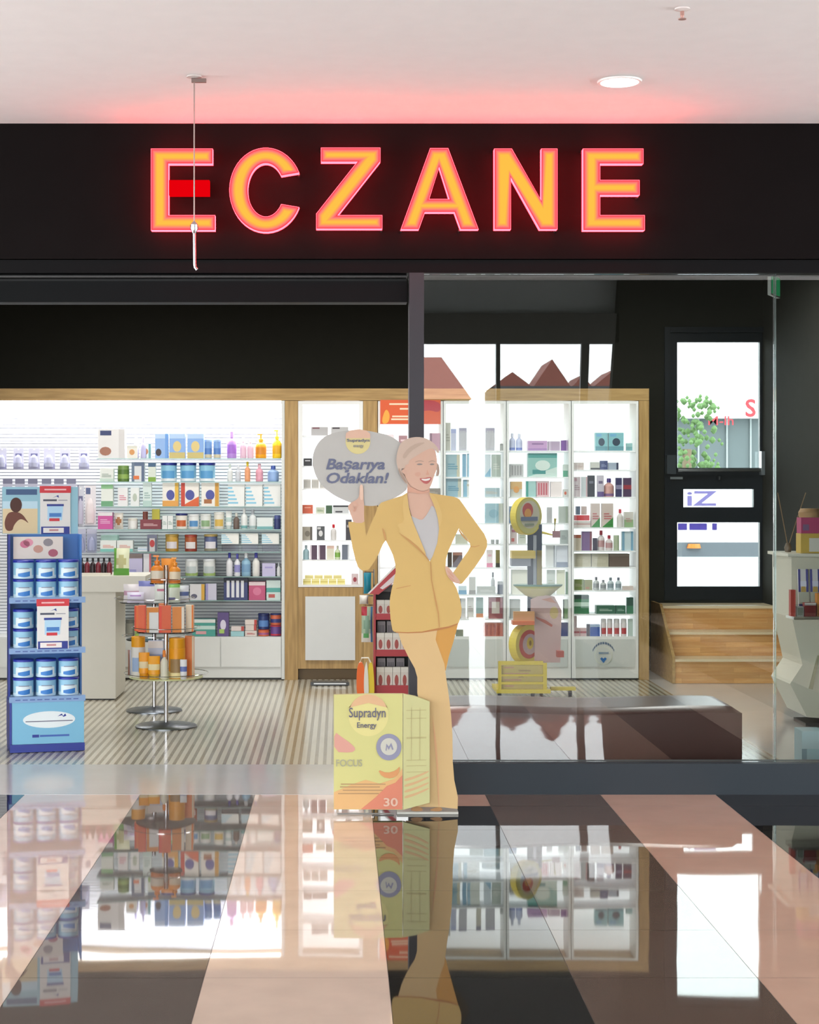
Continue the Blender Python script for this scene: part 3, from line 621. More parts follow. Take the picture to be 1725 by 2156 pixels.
row(S_ % 'third', 1066, [
 ('box', 213, 238, 1020, 'white box with green ends', 'e8ece4 T8cc48c B6fa87c'), ('box', 248, 269, 1027, 'white carton with pink print', 'eceaea Xd78a9c'), ('box', 275, 293, 1027, 'white carton with grey emblem', 'eaecea Cb9c4b4'), ('box', 301, 319, 1013, 'tall pale mint carton', 'd8e6e2 Bb9d3cc X9fb8b4'),
 ('box', 342, 376, 1012, 'cereal carton with blue heart and yellow edges', 'ece7de C4a4f9a Re0b23e Be0a04a'), ('box', 381, 419, 1012, 'cereal carton with blue heart and red fruit', 'ece7de C4a4f9a Dd8602e Sc8442e'), ('box', 424, 461, 1012, 'cereal carton with blue heart and brown corner', 'ece7de C4a4f9a Rcf9a3c Qa86a3c'),
 ('box', 480, 515, 1020, 'white box with aqua stripes', 'ebece9 G8cc8e0'), ('box', 518, 553, 1020, 'white box with aqua stripes', 'ebece9 G8cc8e0'), ('box', 556, 591, 1020, 'white box with aqua stripes', 'ebece9 G8cc8e0')])
row(S_ % 'fourth', 1114, [
 ('box', 206, 237, 1079, 'magenta box with white top', 'cf4f9c Te9e4e6 Xe8b0d4'), ('pouch', 240, 259, 1080, 'brown and white sachet', 'ddd6cc Ca8714a'), ('jar', 268, 289, 1091, 'white pill jar', 'ecebe8', 'dfdcd2'),
 ('box', 295, 339, 1094, 'dark red tray box', '7c2a34 Xd9b0b0'), ('box', 320, 336, 1072, 'yellow card behind the dark red tray', 'd9cf3a'), ('tube', 300, 311, 1077, 'brown stick in the dark red tray', '8f4a3c', '5a2f28'),
 ('box', 342, 352, 1086, 'thin white carton', 'e6e8e6 X9ab0a6'), ('box', 353, 364, 1086, 'thin white carton', 'e6e8e6 X9ab0a6'),
 ('tin', 369, 394, 1081, 'white tin with orange band and navy lid', 'e8e4da Cc9683c', '2c3470'), ('tin', 396, 419, 1083, 'white tin with blue band', 'e9ebea C5c92c4', 'e4e6e6'), ('tin', 421, 444, 1082, 'white tin with green band', 'e6e8e4 C8fae84', 'dcdedc'), ('tin', 450, 472, 1078, 'white tin with yellow band', 'eae6da Cd8b45a', 'e6e4de'),
 ('tube', 475, 488, 1076, 'white cream tube', 'e6e9e6 Mb8ccc8', 'c8d4d0'), ('bottle', 491, 504, 1080, 'brown syrup bottle', '6f5f56', 'dcd8d0'), ('bottle', 507, 521, 1070, 'white bottle with teal base', 'e9ecea B7fb8b8', 'f0f0f0'), ('bottle', 524, 540, 1073, 'white bottle with grey cap', 'e2e6e6 Bb0c8c8', 'b8bcc4'), ('box', 541, 575, 1090, 'low white and teal carton', 'dfe6e4 B78b0b0'), ('jar', 577, 591, 1085, 'navy jar', '3a4478', '55609a')])
row(S_ % 'fifth', 1161, [
 ('box', 211, 245, 1138, 'white box with teal base', 'e6eae6 B7cc4b8 Xe0a090'), ('box', 246, 280, 1138, 'white box with teal base', 'e6eae6 B7cc4b8 Xe0a090'), ('box', 212, 248, 1127, 'mint box tucked behind', 'b4d8cc'), ('box', 310, 331, 1126, 'dark framed box with red emblem', 'c8c4c4 S5a5f70 R5a5f70 Cb83a3c T70748a'), ('box', 290, 320, 1152, 'small white price card', 'e8ebee Mb4cfe4'),
 ('tin', 347, 375, 1125, 'gold milk tin', 'c9a04a Cdad4d8 Bb58a34', 'b8984a'), ('tin', 388, 414, 1126, 'red and white milk tin', 'b0603c Ce4dede B8f3a2c', 'a8483a'), ('tin', 429, 457, 1125, 'navy and white milk tin', '5f6a90 Ce2dfe4 B8c8870', 'b09a60'),
 ('box', 466, 503, 1123, 'flat white box with aqua corner', 'ebebe6 G90cce4', 'f0f0f0', 1146), ('box', 508, 544, 1123, 'flat white box with aqua corner', 'ebebe6 G90cce4', 'f0f0f0', 1146), ('box', 551, 588, 1123, 'flat white box with aqua corner', 'ebebe6 G90cce4', 'f0f0f0', 1146)])
for i, (a, b_) in enumerate(((466, 503), (508, 544), (551, 588))):      # low clear risers carrying those boxes
    d = MB(); z = Z(1161, 14.25); d.box(X(a + 1, 14.225), X(b_ - 1, 14.225), 14.228, 14.30, z, Z(1146.3, 14.25), CLEAR)
    tag(d.build('clear_riser'), f'clear riser under the {("left", "middle", "right")[i]} aqua cornered box', 'riser', 'clear risers on the fifth slatwall shelf')
row(S_ % 'sixth', 1213, [
 ('box', 268, 300, 1166, 'lavender box with dark haired head', 'c4bfe0 Qa0a0d4 T8a7a78'), ('box', 302, 318, 1166, 'white box with red side', 'dcdce2 Rc45a62'), ('tin', 389, 416, 1177, 'white tin with a green foot', 'e6e9e8 B9fba70 Cc4ced0', 'dfe3e6'), ('tin', 427, 453, 1177, 'white tin with a green foot', 'e6e9e8 B9fba70 Cc4ced0', 'dfe3e6'),
 ('bottle', 476, 490, 1164, 'white bottle with tall navy cap', 'e6e6ea', '3a3c9a'), ('bottle', 493, 506, 1166, 'white bottle with violet cap', 'e4e4ea M9a98d0', '5a58b0'), ('bottle', 508, 528, 1162, 'light blue sun bottle', '94bcd4 M7fa6c8', 'e9ecf0'), ('bottle', 531, 547, 1162, 'white shapely bottle', 'eae8e2 Tb0b0d8', '4a4aa0'),
 ('box', 552, 580, 1186, 'lavender gift box', 'c4bede Pa49cd0'), ('bottle', 583, 591, 1185, 'tiny white vial', 'e8eaea', 'c4ccd0')])
row(S_ % 'seventh', 1263, [
 ('box', 304, 324, 1226, 'teal and navy box', '6aa8b4 H4a58a0'), ('box', 357, 393, 1233, 'white carton with brown corner', 'e4e0dc S8a6a5a Pc8b0a0'), ('box', 400, 431, 1230, 'white carton with dark curl', 'e2e2e6 F6a6a80 Re0b04a'), ('box', 433, 456, 1229, 'lilac and white carton', 'd4d2e6 Sa6a0d0'),
 ('box', 471, 522, 1217, 'navy box with white tooth shapes', '343d70 T14182c Ee4e6ec'), ('box', 524, 559, 1225, 'raspberry pink box', 'c4547c Te6d0d4 Cd87a9c'), ('box', 561, 591, 1222, 'teal leaf box', 'cfe0dc M58a8a0 Qc0605a')])
row('on the slatwall base cabinet', 1339, [
 ('box', 247, 262, 1306, 'grey and white carton', 'd4d4da S8a8a98'), ('jar', 263, 282, 1304, 'grey lidded jar', '8a8a80', '6a6a64'), ('bottle', 283, 292, 1303, 'lime green bottle', 'a4c860', 'c8dc90'),
 ('box', 405, 454, 1304, 'teal box with white top and pink streak', '4a9e92 Tdfe4e0 Qd8a0a4 Mc0dcd4'), ('box', 458, 482, 1290, 'purple carton with green square', '5c4a80 Cdad4e6 Qa8c86a'), ('box', 486, 514, 1329, 'pale teal flat box', '9cc8cc'), ('box', 487, 514, 1319, 'white and red flat box', 'dcd0cc Rb84a44', 'f0f0f0', 1328.6),
 ('box', 516, 541, 1328, 'lowest white and red stacked box', 'd8ccc4 Xb8443f'), ('box', 517, 540, 1316, 'middle white and red stacked box', 'd8ccc4 Rb8443f', 'f0f0f0', 1327.6), ('box', 516, 541, 1305, 'upper white and red stacked box', 'dcd0c8 Rb8443f', 'f0f0f0', 1315.6),
 ('tin', 543, 567, 1326, 'low orange tub', 'd8704a Ma05a8c', 'c45a40'), ('tin', 543, 567, 1292, 'navy tub stacked over orange', '28386e M3a5aa0 C5a86c0', '222c5c', 1325.6), ('tin', 569, 592, 1317, 'violet and red tub', '6a4a90 Bc43a4a', 'b03a50'), ('tin', 569, 592, 1292, 'orange tub with navy lid', 'd06a4a M38407c', '2c3468', 1316.6)])
# hooks and blister packs
def hang(px0, px1, py0, py1, label, cols, cap, grp, Y=14.36):
    w_, h_ = X(px1, Y) - X(px0, Y), Z(py0, Y) - Z(py1, Y); xc, zz = (X(px0, Y) + X(px1, Y)) / 2, Z(py1, Y)
    d = MB(sw.location); zh = zz + h_ * .925; d.tube([(xc, YP - .006, zh), (xc, Y + .009, zh), (xc, Y + .0085, zh + .01)], .003, CH, 6); d.build('hook', sw)
    place('blister', w_, h_, .04, cols, cap, (xc, Y, zz), label, grp)
xs = [(-5, 14), (28, 50), (60, 84), (92, 116), (126, 148), (166, 188)]
for i, (a, b_) in enumerate(xs):
    hang(a, b_, 943, 988, f'clear blister pack on upper hooks of the slatwall, {ORD[min(i, 5)]}', 'c4c4d8 B9c9cc0 Qc87a88' if i % 3 == 0 else 'c8c8da Bb0b0cc P6a6a94', 'b6b8d2', 'blister packs on the upper slatwall hooks')
for i, a in enumerate((6, 32, 59, 88, 114, 140)):
    hang(a, a + 20, 1008, 1060, f'clear blister pack on lower hooks above blue stand, {ORD[i]}', 'c4c4d6 T7f7f98', 'b4b4cc', 'blister packs on the lower slatwall hooks')
hang(163, 177, 1022, 1108, 'slim grey speckled hanging pack beside the blue stand', 'd0d0da S8a8aa0 P6a6a90', 'c0bcd0', None); hang(179, 202, 1022, 1106, 'pinkish white hanging pack beside the blue stand', 'e6dfe2 L55608a Cddb8bc', 'e8dcdc', None)
for i, (a, b_) in enumerate(((162, 181), (183, 204))): hang(a, b_, 1114, 1164, f'lavender hanging bag above the white counter, {("left", "right")[i]} one', 'a8acc6 Tc4c6da', 'a4a8c8', 'lavender hanging bags over the counter')
# ---------------------------------------------------------------- goods in the niche and the cabinets
SH[:] = [(917, 981, 1029, 1081, 1137, 1178, 1231), .012]
N_ = 'on %s niche shelf'
row(N_ % 'top', 917, [('box', 655, 691, 899, 'grey box with dark dot', 'b4b2b2 L7a4a54'), ('box', 697, 734, 899, 'grey box with black dot', 'b8b7b6 L3a3038')])
row(N_ % 'second', 981, [('box', 639, 657, 965, 'black and white box', '2c2a2c Pd8d8d8'), ('box', 658, 690, 966, 'dark slim box behind speech bubble', '4a484c Xb0b0b0')])
row(N_ % 'third', 1029, [('box', 639, 655, 1009, 'grey beige carton', 'cdcac4 Ea8a69e'), ('box', 656, 672, 1009, 'grey beige carton', 'cdcac4 Ea8a69e'), ('box', 673, 690, 1009, 'grey beige carton', 'cdcac4 Ea8a69e')])
row(N_ % 'fourth', 1081, [('box', 637, 659, 1063, 'orange red box', 'c85a38 Pe8a890'), ('box', 665, 684, 1068, 'pale green box', 'c4c8b4 X7a9a6a'), ('box', 686, 700, 1064, 'dark green box', '3a5a3c'), ('box', 701, 735, 1064, 'black and white long box', 'c6c8c8 T2a2a2c Q3a3a3c')])
row(N_ % 'fifth', 1137, [('box', 637, 658, 1109, 'beige and dark carton', 'a8a090 R5a544c C7a7264'), ('box', 667, 684, 1108, 'black and white patterned carton', '4a4c4e Cd8d8d8 Lc4c4c4'), ('bottle', 696, 709, 1104, 'bright red lipstick', 'd8d4d0', 'c4202c'), ('box', 728, 741, 1094, 'tall black carton', '38343a Pa8a0a0')])
row(N_ % 'sixth', 1178, [('bottle', 638, 651, 1148, 'light blue flask', 'a8c8d0', 'b8ccd4'), ('box', 653, 668, 1148, 'dark plum carton', '4a2c44 Sd0c4cc'), ('box', 670, 686, 1148, 'dark plum carton', '4a2c44 Sd0c4cc'), ('box', 688, 704, 1149, 'cream carton with pink top', 'dcd8c4 Td8b8a8'), ('bottle', 705, 717, 1149, 'white and green flask', 'c8d4b0 M7fae4c', 'dcdcc8'), ('box', 720, 736, 1147, 'slate grey carton', '6a7280 Rd4d8dc')])
nb = [('box', 638 + i * 18, 655 + i * 18, 1219, 'pale yellow flat pack', 'ece29a Md8c86a') for i in range(5)]
row('at the niche bottom', 1231, nb + [('box', 740, 755, 1208, 'small red numbered box', 'd8c4c4 C9a3a44')])
row('in the lower stack at niche bottom', 1218.6, [('box', 642 + i * 20, 660 + i * 20, 1211, 'second layer yellow pack', 'efe6a4 Mdccc74') for i in range(4)])
def lim(p0, p1): LIM[:] = [X(p0, DB) + .0205, X(p1, DB) - .0205]
lim(796, 933); SH[0] = (949, 1000, 1046, 1101, 1194)
P_ = 'on %s poster cabinet shelf'
row(P_ % 'top', 949, [('box', 806, 830, 915, 'white pink striped box', 'e8dcdf Xd090a4'), ('box', 840, 858, 917, 'small maroon box', 'a8848a Pe0c8cc'), ('box', 905, 927, 912, 'dusty pink carton', 'c49cac S8f6f7e')])
row(P_ % 'third', 1046, [('box', 897, 928, 1028, 'brown flat box behind the woman', '8f8478 Xb8ac9c')])
lim(934, 1066); SH[0] = RA
L_ = 'on %s shelf, left cabinet'
row(L_ % 'top', 949, [('box', 937, 949, 890, 'tall grey carton', 'c4c4b8 Xa8a89c'), ('box', 950, 961, 903, 'pale lilac carton', 'c4c8de Ta8b0d8'), ('box', 967, 983, 901, 'slim grey carton', 'bcbcc4 Ta4a0b4 Ec8c8cc'), ('box', 1003, 1013, 901, 'slim violet topped carton', 'cfcbbc T7a7490'), ('box', 1023, 1042, 901, 'slim grey carton', 'bcbcc4 Ta4a0b4 Ec8c8cc'), ('jar', 1053, 1061, 934, 'small grey jar', 'b0b4b0', '9a9c9a')])
row(L_ % 'second', 1004, [('box', 938, 969, 957, 'blue and beige striped carton', '9cb8c0 Rc8c4ac X6a9aac'), ('box', 974, 982, 956, 'narrow blue carton', '7faac4'), ('box', 984, 1010, 955, 'tall white carton', 'dce2dc S9cc0d4'), ('box', 1019, 1034, 957, 'blue and white carton', 'd0dce4 D8ab4cc'), ('box', 1036, 1055, 957, 'greenish grey carton', 'b4c0b8 Xd0d4cc')])
row(L_ % 'third', 1046, [('box', 938, 972, 1006, 'blue striped low carton', '94b6c4 Rc4c4b0 X6496ac'), ('box', 976, 1010, 1010, 'white carton with blue edge', 'dfe4e2 S8ab8d0 Pc8c4b4'), ('box', 1017, 1053, 1027, 'flat blue grey box', 'b0c4cc Xc8c0b0')])
row(L_ % 'fourth', 1101, [('box', 990, 1018, 1062, 'grey green carton near elbow', 'b8c4c0 Xa8b0b4'), ('box', 1020, 1060, 1060, 'blue carton with grey side', 'a4c4d0 Rc4c8bc C8fb4c4')])
row(L_ % 'fifth', 1145, [('box', 960, 985, 1125, 'pale sage box', 'c8ccbc'), ('tube', 1034, 1042, 1136, 'short grey tube', 'a0a4a4', '888888'), ('tube', 1044, 1051, 1136, 'short grey tube', 'a0a4a4', '888888')])
row(L_ % 'sixth', 1194, [('box', 943, 952, 1163, 'black carton', '3a3636'), ('box', 954, 974, 1163, 'dark maroon carton', '4f3840 Ta8786c'), ('box', 1025, 1038, 1158, 'white and pink carton', 'e6dcdc Bd87a9a Pe0b0bc'), ('box', 1044, 1053, 1158, 'olive gold carton', '8f8450 B3a3a34')])
row(L_ % 'seventh', 1251, [('box', 966, 983, 1234, 'blue box', '5a94b8 Hc4d8e0'), ('box', 988, 1002, 1215, 'grey topped carton', 'c4c4c0 B8a8884'), ('box', 1005, 1044, 1235, 'stacked grey box', 'b4b8b4 Xd0d4d0'), ('bottle', 1034, 1043, 1205, 'white dropper bottle behind', 'dcdcdc', '5a5a64'), ('jar', 1048, 1063, 1224, 'slate jar', '7a8090', 'c4c8d0')])
row(L_ % 'eighth', 1302, [('box', 968, 981, 1260, 'dark edged white carton', 'd4d4d4 S5a6070'), ('box', 984, 998, 1258, 'white carton', 'dcdcda Xc0b8b8'), ('box', 1003, 1018, 1258, 'teal carton with orange foot', '9cb4b4 Bd8906a'), ('box', 1029, 1059, 1258, 'maroon framed carton', 'd0c8c0 S8f5a64 R8f5a64 Ta8707a B8f4a50')])
row('at the left cabinet floor', 1340, [('box', 960, 976, 1326, 'dark green low box', '7a8068'), ('box', 1018, 1062, 1312, 'brick red flat box', 'b8604c E9a4238')])
lim(1067, 1203)
B_ = 'on %s shelf, middle cabinet'
row(B_ % 'top', 949, [('bottle', 1073, 1086, 912, 'pale blue bottle', 'c8d0ec B7a8cd0', 'dce2f4'), ('bottle', 1087, 1101, 913, 'pale blue bottle', 'c8d0ec B7a8cd0', 'dce2f4'), ('box', 1112, 1153, 928, 'mauve long box', 'c49cc8 P8f6a9c Ba884b8'), ('box', 1155, 1180, 929, 'lilac grey box', 'b4a0b8 Sc8b8cc'), ('box', 1182, 1197, 927, 'deep violet box', '7a4a9a Rc4a8d0')])
row(B_ % 'second', 1004, [('box', 1074, 1103, 977, 'grey crate of packs', 'c4c4c4 E9c9c9c'), ('box', 1112, 1174, 954, 'large teal carton', '8fc0b8 T4a9c94 Dc8dcd4 Q3a8c88 Cd4e4dc'), ('box', 1186, 1198, 978, 'green edged carton', 'd0dcd4 U5aa484')])
row(B_ % 'third', 1046, [('box', 1075, 1100, 1014, 'orange topped carton', 'd0d0c4 Hd8b070 Ce0a050'), ('box', 1108, 1129, 1013, 'teal streaked carton', 'a8d0cc S3a9a8c'), ('box', 1130, 1157, 1013, 'red and white striped carton', 'dcb8bc Ec8606c'), ('box', 1160, 1184, 1014, 'blush white carton', 'f0e4e2'), ('box', 1186, 1198, 1030, 'carton with orange spot', 'd4d4d0 Cd06a4a')])
row(B_ % 'fourth', 1101, [('box', 1073, 1088, 1066, 'blue carton', '6a94cc Ta4bcdc'), ('box', 1152, 1163, 1068, 'grey narrow carton', 'b4b4b4'), ('box', 1177, 1199, 1066, 'grey green carton', 'b4bcb4 Ra4b09c')])
row(B_ % 'fifth', 1145, [('box', 1075, 1089, 1105, 'red speckled carton', 'd0c0bc Pa8606a Qc86a64'), ('box', 1092, 1108, 1108, 'sage speckled carton', 'd0d4c8 X9aa48c'), ('box', 1180, 1199, 1116, 'grey low box', 'a8b0ac X88908c')])
row(B_ % 'sixth', 1194, [('box', 1150, 1170, 1142, 'white slim carton', 'e0e2e2 Rb0b4bc'), ('box', 1172, 1198, 1144, 'bluish white carton', 'dce0ea B8a94a8')])
row(B_ % 'seventh', 1251, [('box', 1078, 1112, 1200, 'cream large carton', 'eeefe2'), ('box', 1152, 1170, 1200, 'pale grey carton', 'd0d8d4 Xc0c8bc'), ('box', 1173, 1190, 1200, 'cream carton', 'e2e4cc'), ('box', 1192, 1199, 1204, 'narrow dark green carton', '4a7a4c')])
row(B_ % 'eighth', 1302, [('box', 1074, 1096, 1262, 'grey pale box', 'c4c8c8'), ('box', 1186, 1198, 1262, 'green and grey carton', 'a8b4a4 U6a9060 S2a2c2c')])
row('at the middle cabinet floor', 1340, [('box', 1181, 1199, 1311, 'deep navy box', '27306e')])
lim(1204, 1345); SH[0] = RC
R_ = 'on %s shelf, right cabinet'
row(R_ % 'top', 949, [('box', 1254, 1280, 911, 'aqua carton with dark dot', '8cc4cc L7ab4d8 C3a4a5c B6a9ca8'), ('box', 1282, 1314, 911, 'aqua carton with dark dot', '8cc4cc L7ab4d8 C3a4a5c B6a9ca8'), ('box', 1319, 1332, 933, 'small teal box', '7aa8ac H9cc4c4')])
row(R_ % 'second', 989, [('box', 1208, 1230, 974, 'pale pink low box', 'd8ccc8 Xc4b0ac'), ('box', 1244, 1263, 973, 'white and black low box', 'c8c8c0 B4a4a50'), ('box', 1264, 1280, 970, 'navy low box', '4a5480 X8a94b4'), ('box', 1282, 1303, 974, 'grey blue low box', 'a4b0c0 R3a4058')])
row(R_ % 'third', 1046, [('box', 1208, 1223, 1004, 'white and pink carton', 'd8ccd0 Lc09aa4 Xb8a0a8'), ('box', 1225, 1237, 1004, 'pale grey carton', 'ccd4d8 Rd0a8ac'), ('box', 1238, 1253, 1001, 'tall black carton', '2e2c34 P6a6a78'), ('box', 1258, 1272, 1001, 'white and violet carton', 'c4bcc8 B5a4480 P6a5a7a'), ('bottle', 1273, 1295, 1007, 'orange bottle with purple cap', 'd0a098 B8a6a98', '4f3a84'), ('box', 1297, 1310, 1006, 'indigo carton', '3f3c64 M8a86a4'), ('box', 1313, 1330, 1006, 'navy and red carton', '4f3a58 M9a3a44')])
row(R_ % 'fourth', 1110, [('box', 1208, 1244, 1097, 'white low carton with pink stripe', 'd8d0cc Mc8a4a0'), ('box', 1210, 1242, 1085, 'red flat box', 'd84a50', 'f0f0f0', 1096.6), ('box', 1213, 1222, 1066, 'slate slim carton', '6a7890', 'f0f0f0', 1084.5), ('box', 1225, 1236, 1066, 'pinkish slim carton', 'ccb8b4', 'f0f0f0', 1084.5), ('box', 1245, 1264, 1060, 'rosy white carton with green slash', 'd4c4bc D3f8a44 Xc07070'), ('box', 1268, 1292, 1060, 'rosy white carton with green slash', 'd4c4bc D3f8a44 Xc07070'), ('bottle', 1300, 1314, 1072, 'white bottle with red cap', 'dcd8d4', 'c43a48'), ('box', 1315, 1334, 1078, 'white carton with leaf green foot', 'd0ccc4 U8fac80 Xb08a84')])
row(R_ % 'fifth', 1159, [('box', 1208, 1224, 1126, 'beige carton with rust top', 'c8bca8 Ta85a3c'), ('box', 1226, 1247, 1119, 'purple carton', '7a5a8c R8a4a54'), ('box', 1249, 1258, 1133, 'dark plum carton', '3a2c40'), ('bottle', 1259, 1275, 1117, 'white bottle with red cap', 'dcd4d4 Mc49a9c', 'c03a50'), ('bottle', 1276, 1292, 1127, 'white bottle with red cap', 'dcd4d4 Mc49a9c', 'c03a50'), ('box', 1293, 1304, 1127, 'sage carton', 'b4c0a4 R8a9a7c'), ('box', 1310, 1334, 1119, 'light blue cylinder carton', 'c8d8dc S7aa4bc R7aa4bc')])
row(R_ % 'sixth', 1193, [('box', 1209, 1245, 1166, 'beige wavy patterned box', 'c0baa4 Xd0ccb8'), ('box', 1246, 1282, 1166, 'beige wavy patterned box', 'c0baa4 Xd0ccb8'), ('box', 1283, 1326, 1166, 'dark brown wood grain box', '6a5a50 T8a7c70')])
row(R_ % 'seventh', 1242, [('box', 1208, 1230, 1220, 'mossy green box', '7a8a4a Xb0b08c'), ('box', 1231, 1248, 1221, 'green and rust box', '8a8a4c Qa86a3c'), ('bottle', 1250, 1263, 1215, 'grey white bottle', 'c4c8c8 M9ca0a4', '6a6c74'), ('bottle', 1265, 1278, 1221, 'grey white bottle', 'c4c8c8 M9ca0a4', '9a9ca4'), ('bottle', 1280, 1294, 1216, 'pale aqua bottle', 'c8d4d8 M94a4ac', '7a8890'), ('bottle', 1297, 1310, 1216, 'pale aqua bottle', 'c8d4d8 M94a4ac', '6a7080'), ('box', 1312, 1334, 1234, 'pinkish low box', 'd0c0b8')])
row(R_ % 'eighth', 1292, [('box', 1208, 1241, 1253, 'tall forest green box', '2f7a4c T2a4a44 Mc0dcc8'), ('box', 1256, 1296, 1275, 'long low green box', '3a6a54 Xb4ccbc'), ('box', 1297, 1318, 1275, 'short low green box', '3a6a54 X9cbcac'), ('box', 1320, 1334, 1258, 'dark green carton', '2c5044 U3f7a5c')])
row('at the right cabinet floor', 1340, [('box', 1208, 1221, 1322, 'red and white patterned box', 'd4b4b4 Ma8505a'), ('box', 1222, 1235, 1322, 'red and white patterned box', 'd4b4b4 Ma8505a'), ('box', 1208, 1215, 1297, 'slim grey pink carton', 'c4b0b4', 'f0f0f0', 1321.6), ('box', 1236, 1242, 1314, 'dark grey carton', '4a4c5c'), ('box', 1243, 1264, 1315, 'bright blue box', '2f5cae Ta4bcd8'),
 ('jar', 1266, 1278, 1303, 'white jar with red label', 'dcd4d4 Cb83a40', 'e8e4e4'), ('jar', 1279, 1291, 1303, 'white jar with red label', 'dcd4d4 Cb83a40', 'e8e4e4'), ('jar', 1293, 1306, 1303, 'white jar with red label', 'dcd4d4 Cb83a40', 'e8e4e4'), ('jar', 1308, 1321, 1303, 'white jar with red label', 'dcd4d4 Cb83a40', 'e8e4e4'), ('box', 1323, 1333, 1303, 'pale sage carton', 'b8c8c0')])
# ---------------------------------------------------------------- blue milk stand at the left
NAVY = M('1d2f86', .35); LBL = M('74aecb', .35); MBL = M('3f78bc', .35); PBL = M('a9cfe6', .35); RD = M('c8303a', .4); CREAM = M('dcd6c8', .45)
YS = 10.26; RS = math.radians(14); sc = YS / FP
bs = thing('milk_display_stand', 'tall blue cardboard stand stacked with milk tins at far left', 'display stand', (X(86, YS), YS + .16, 0), RS)
W2 = .222; zz = lambda py: Z(py, YS)
def lp(px): return (px - 86) * sc * 1.0                # pixel column on the front face to local x
d = MB(); d.box(-W2, W2, -.17, .17, .004, zz(1566), NAVY); d.build('plinth', bs)
d = MB(); d.box(-W2 + .012, W2 - .004, -.165, .17, zz(1566) + .001, zz(1478), LBL); d.build('base_box', bs)
d = MB(); d.box(-W2 - .002, -W2 + .011, -.168, .17, zz(1566) + .001, zz(1478), NAVY); d.build('base_side', bs)
d = MB(); cz = zz(1515); d.prism(ell(.01, cz, .155, .05, 36), -.1668, -.1655, M('d8e0e2', .45)); d.build('logo_oval', bs)
d = MB(); d.box(-.13, .15, -.1682, -.167, cz - .012, cz - .006, M('6d6f80', .5))
d.prism([(.06, cz + .018), (.085, cz + .034), (.093, cz + .02), (.105, cz + .034), (.112, cz + .02), (.095, cz + .014), (.085, cz + .024)], -.1682, -.167, NAVY)
d.box(-.09, -.05, -.1665, -.1652, zz(1552), zz(1546), NAVY).box(-.045, .13, -.1665, -.1652, zz(1551), zz(1547), M('3f5fa8', .5)); d.build('printed_lines', bs)
d = MB(); d.box(-W2 + .002, W2 - .002, .155, .17, zz(1478) + .001, zz(1127), MBL); d.build('back_board', bs)
for s in (-1, 1):
    d = MB(); a = s * (W2 - .006); d.box(a - .006, a + .006, .02, .1548, zz(1478) + .001, zz(1127), NAVY if s < 0 else MBL); d.build('side_board', bs)
decks = (1262, 1368, 1470)
for k, py in enumerate(decks):
    d = MB(); d.box(-W2 + .013, W2 - .013, -.13, .154, zz(py) - .004, zz(py) + .004, PBL); d.build('deck', bs)
    d = MB(); d.box(-W2 - .004, W2 + .004, -.17, -.1305, zz(py) - .022, zz(py) + .012, M('7d9cc4', .35)); d.build('shelf_front', bs)
    d = MB()
    for i in range(9): d.box(-.19 + i * .043, -.16 + i * .043, -.1712, -.1702, zz(py) - .01, zz(py) - .004, M('4a5f9a', .5))
    d.build('shelf_lettering', bs)
rot = Matrix.Rotation(RS, 4, 'Z')
for k, (py, ph) in enumerate(((1262, 1180), (1368, 1284), (1470, 1390))):
    hh = (zz(ph) - zz(py) - .004) / 2
    for lev in range(2):
        for c in range(3):
            p = Vector((-.135 + c * .135, -.045, zz(py) + .0045 + lev * (hh + .0006))); q = bs.location + rot @ p
            place('tin', .122, hh - .001, .122, '8cbdd6 Bc4dae6 Cd4e0e4', '22309a', q, f'pale blue milk tin, {("left", "middle", "right")[c]} of {("lower", "upper")[lev]} row, {("top", "middle", "bottom")[k]} deck of blue stand', f'milk tins on the blue stand', RS)
            d = MB(q)                                  # dark blue printed swoosh low on each tin
# blue swoosh prints are part of each tin's own label mesh
for o in [o for o in COL.objects if o.name.startswith('milk_tin') and o['label'].endswith('blue stand')]:
    r = .0625; hb = .11; vs = []
    for i in range(9):
        a = math.radians(-90 - 34 + 68 * i / 8)
        for f in (.16 - .05 * math.sin(math.pi * i / 8), .30 + .12 * (i / 8)): vs.append((math.cos(a) * r * 1.012, math.sin(a) * r * 1.012, hb * f))
    d = MB(); d.add(vs, [(2 * i, 2 * i + 2, 2 * i + 3, 2 * i + 1) for i in range(8)], M('2f78c0', .4))
    vs = []
    for i in range(9):
        a = math.radians(-90 - 30 + 60 * i / 8)
        for f in (.56, .61): vs.append((math.cos(a) * r * 1.014, math.sin(a) * r * 1.014, hb * f))
    d.add(vs, [(2 * i, 2 * i + 2, 2 * i + 3, 2 * i + 1) for i in range(8)], M('7f8498', .4))
    m_ = MC.get('swoosh') or d.mesh('printed_label'); MC['swoosh'] = m_
    c_ = bpy.data.objects.new('printed_label', m_); COL.objects.link(c_); c_.parent = o
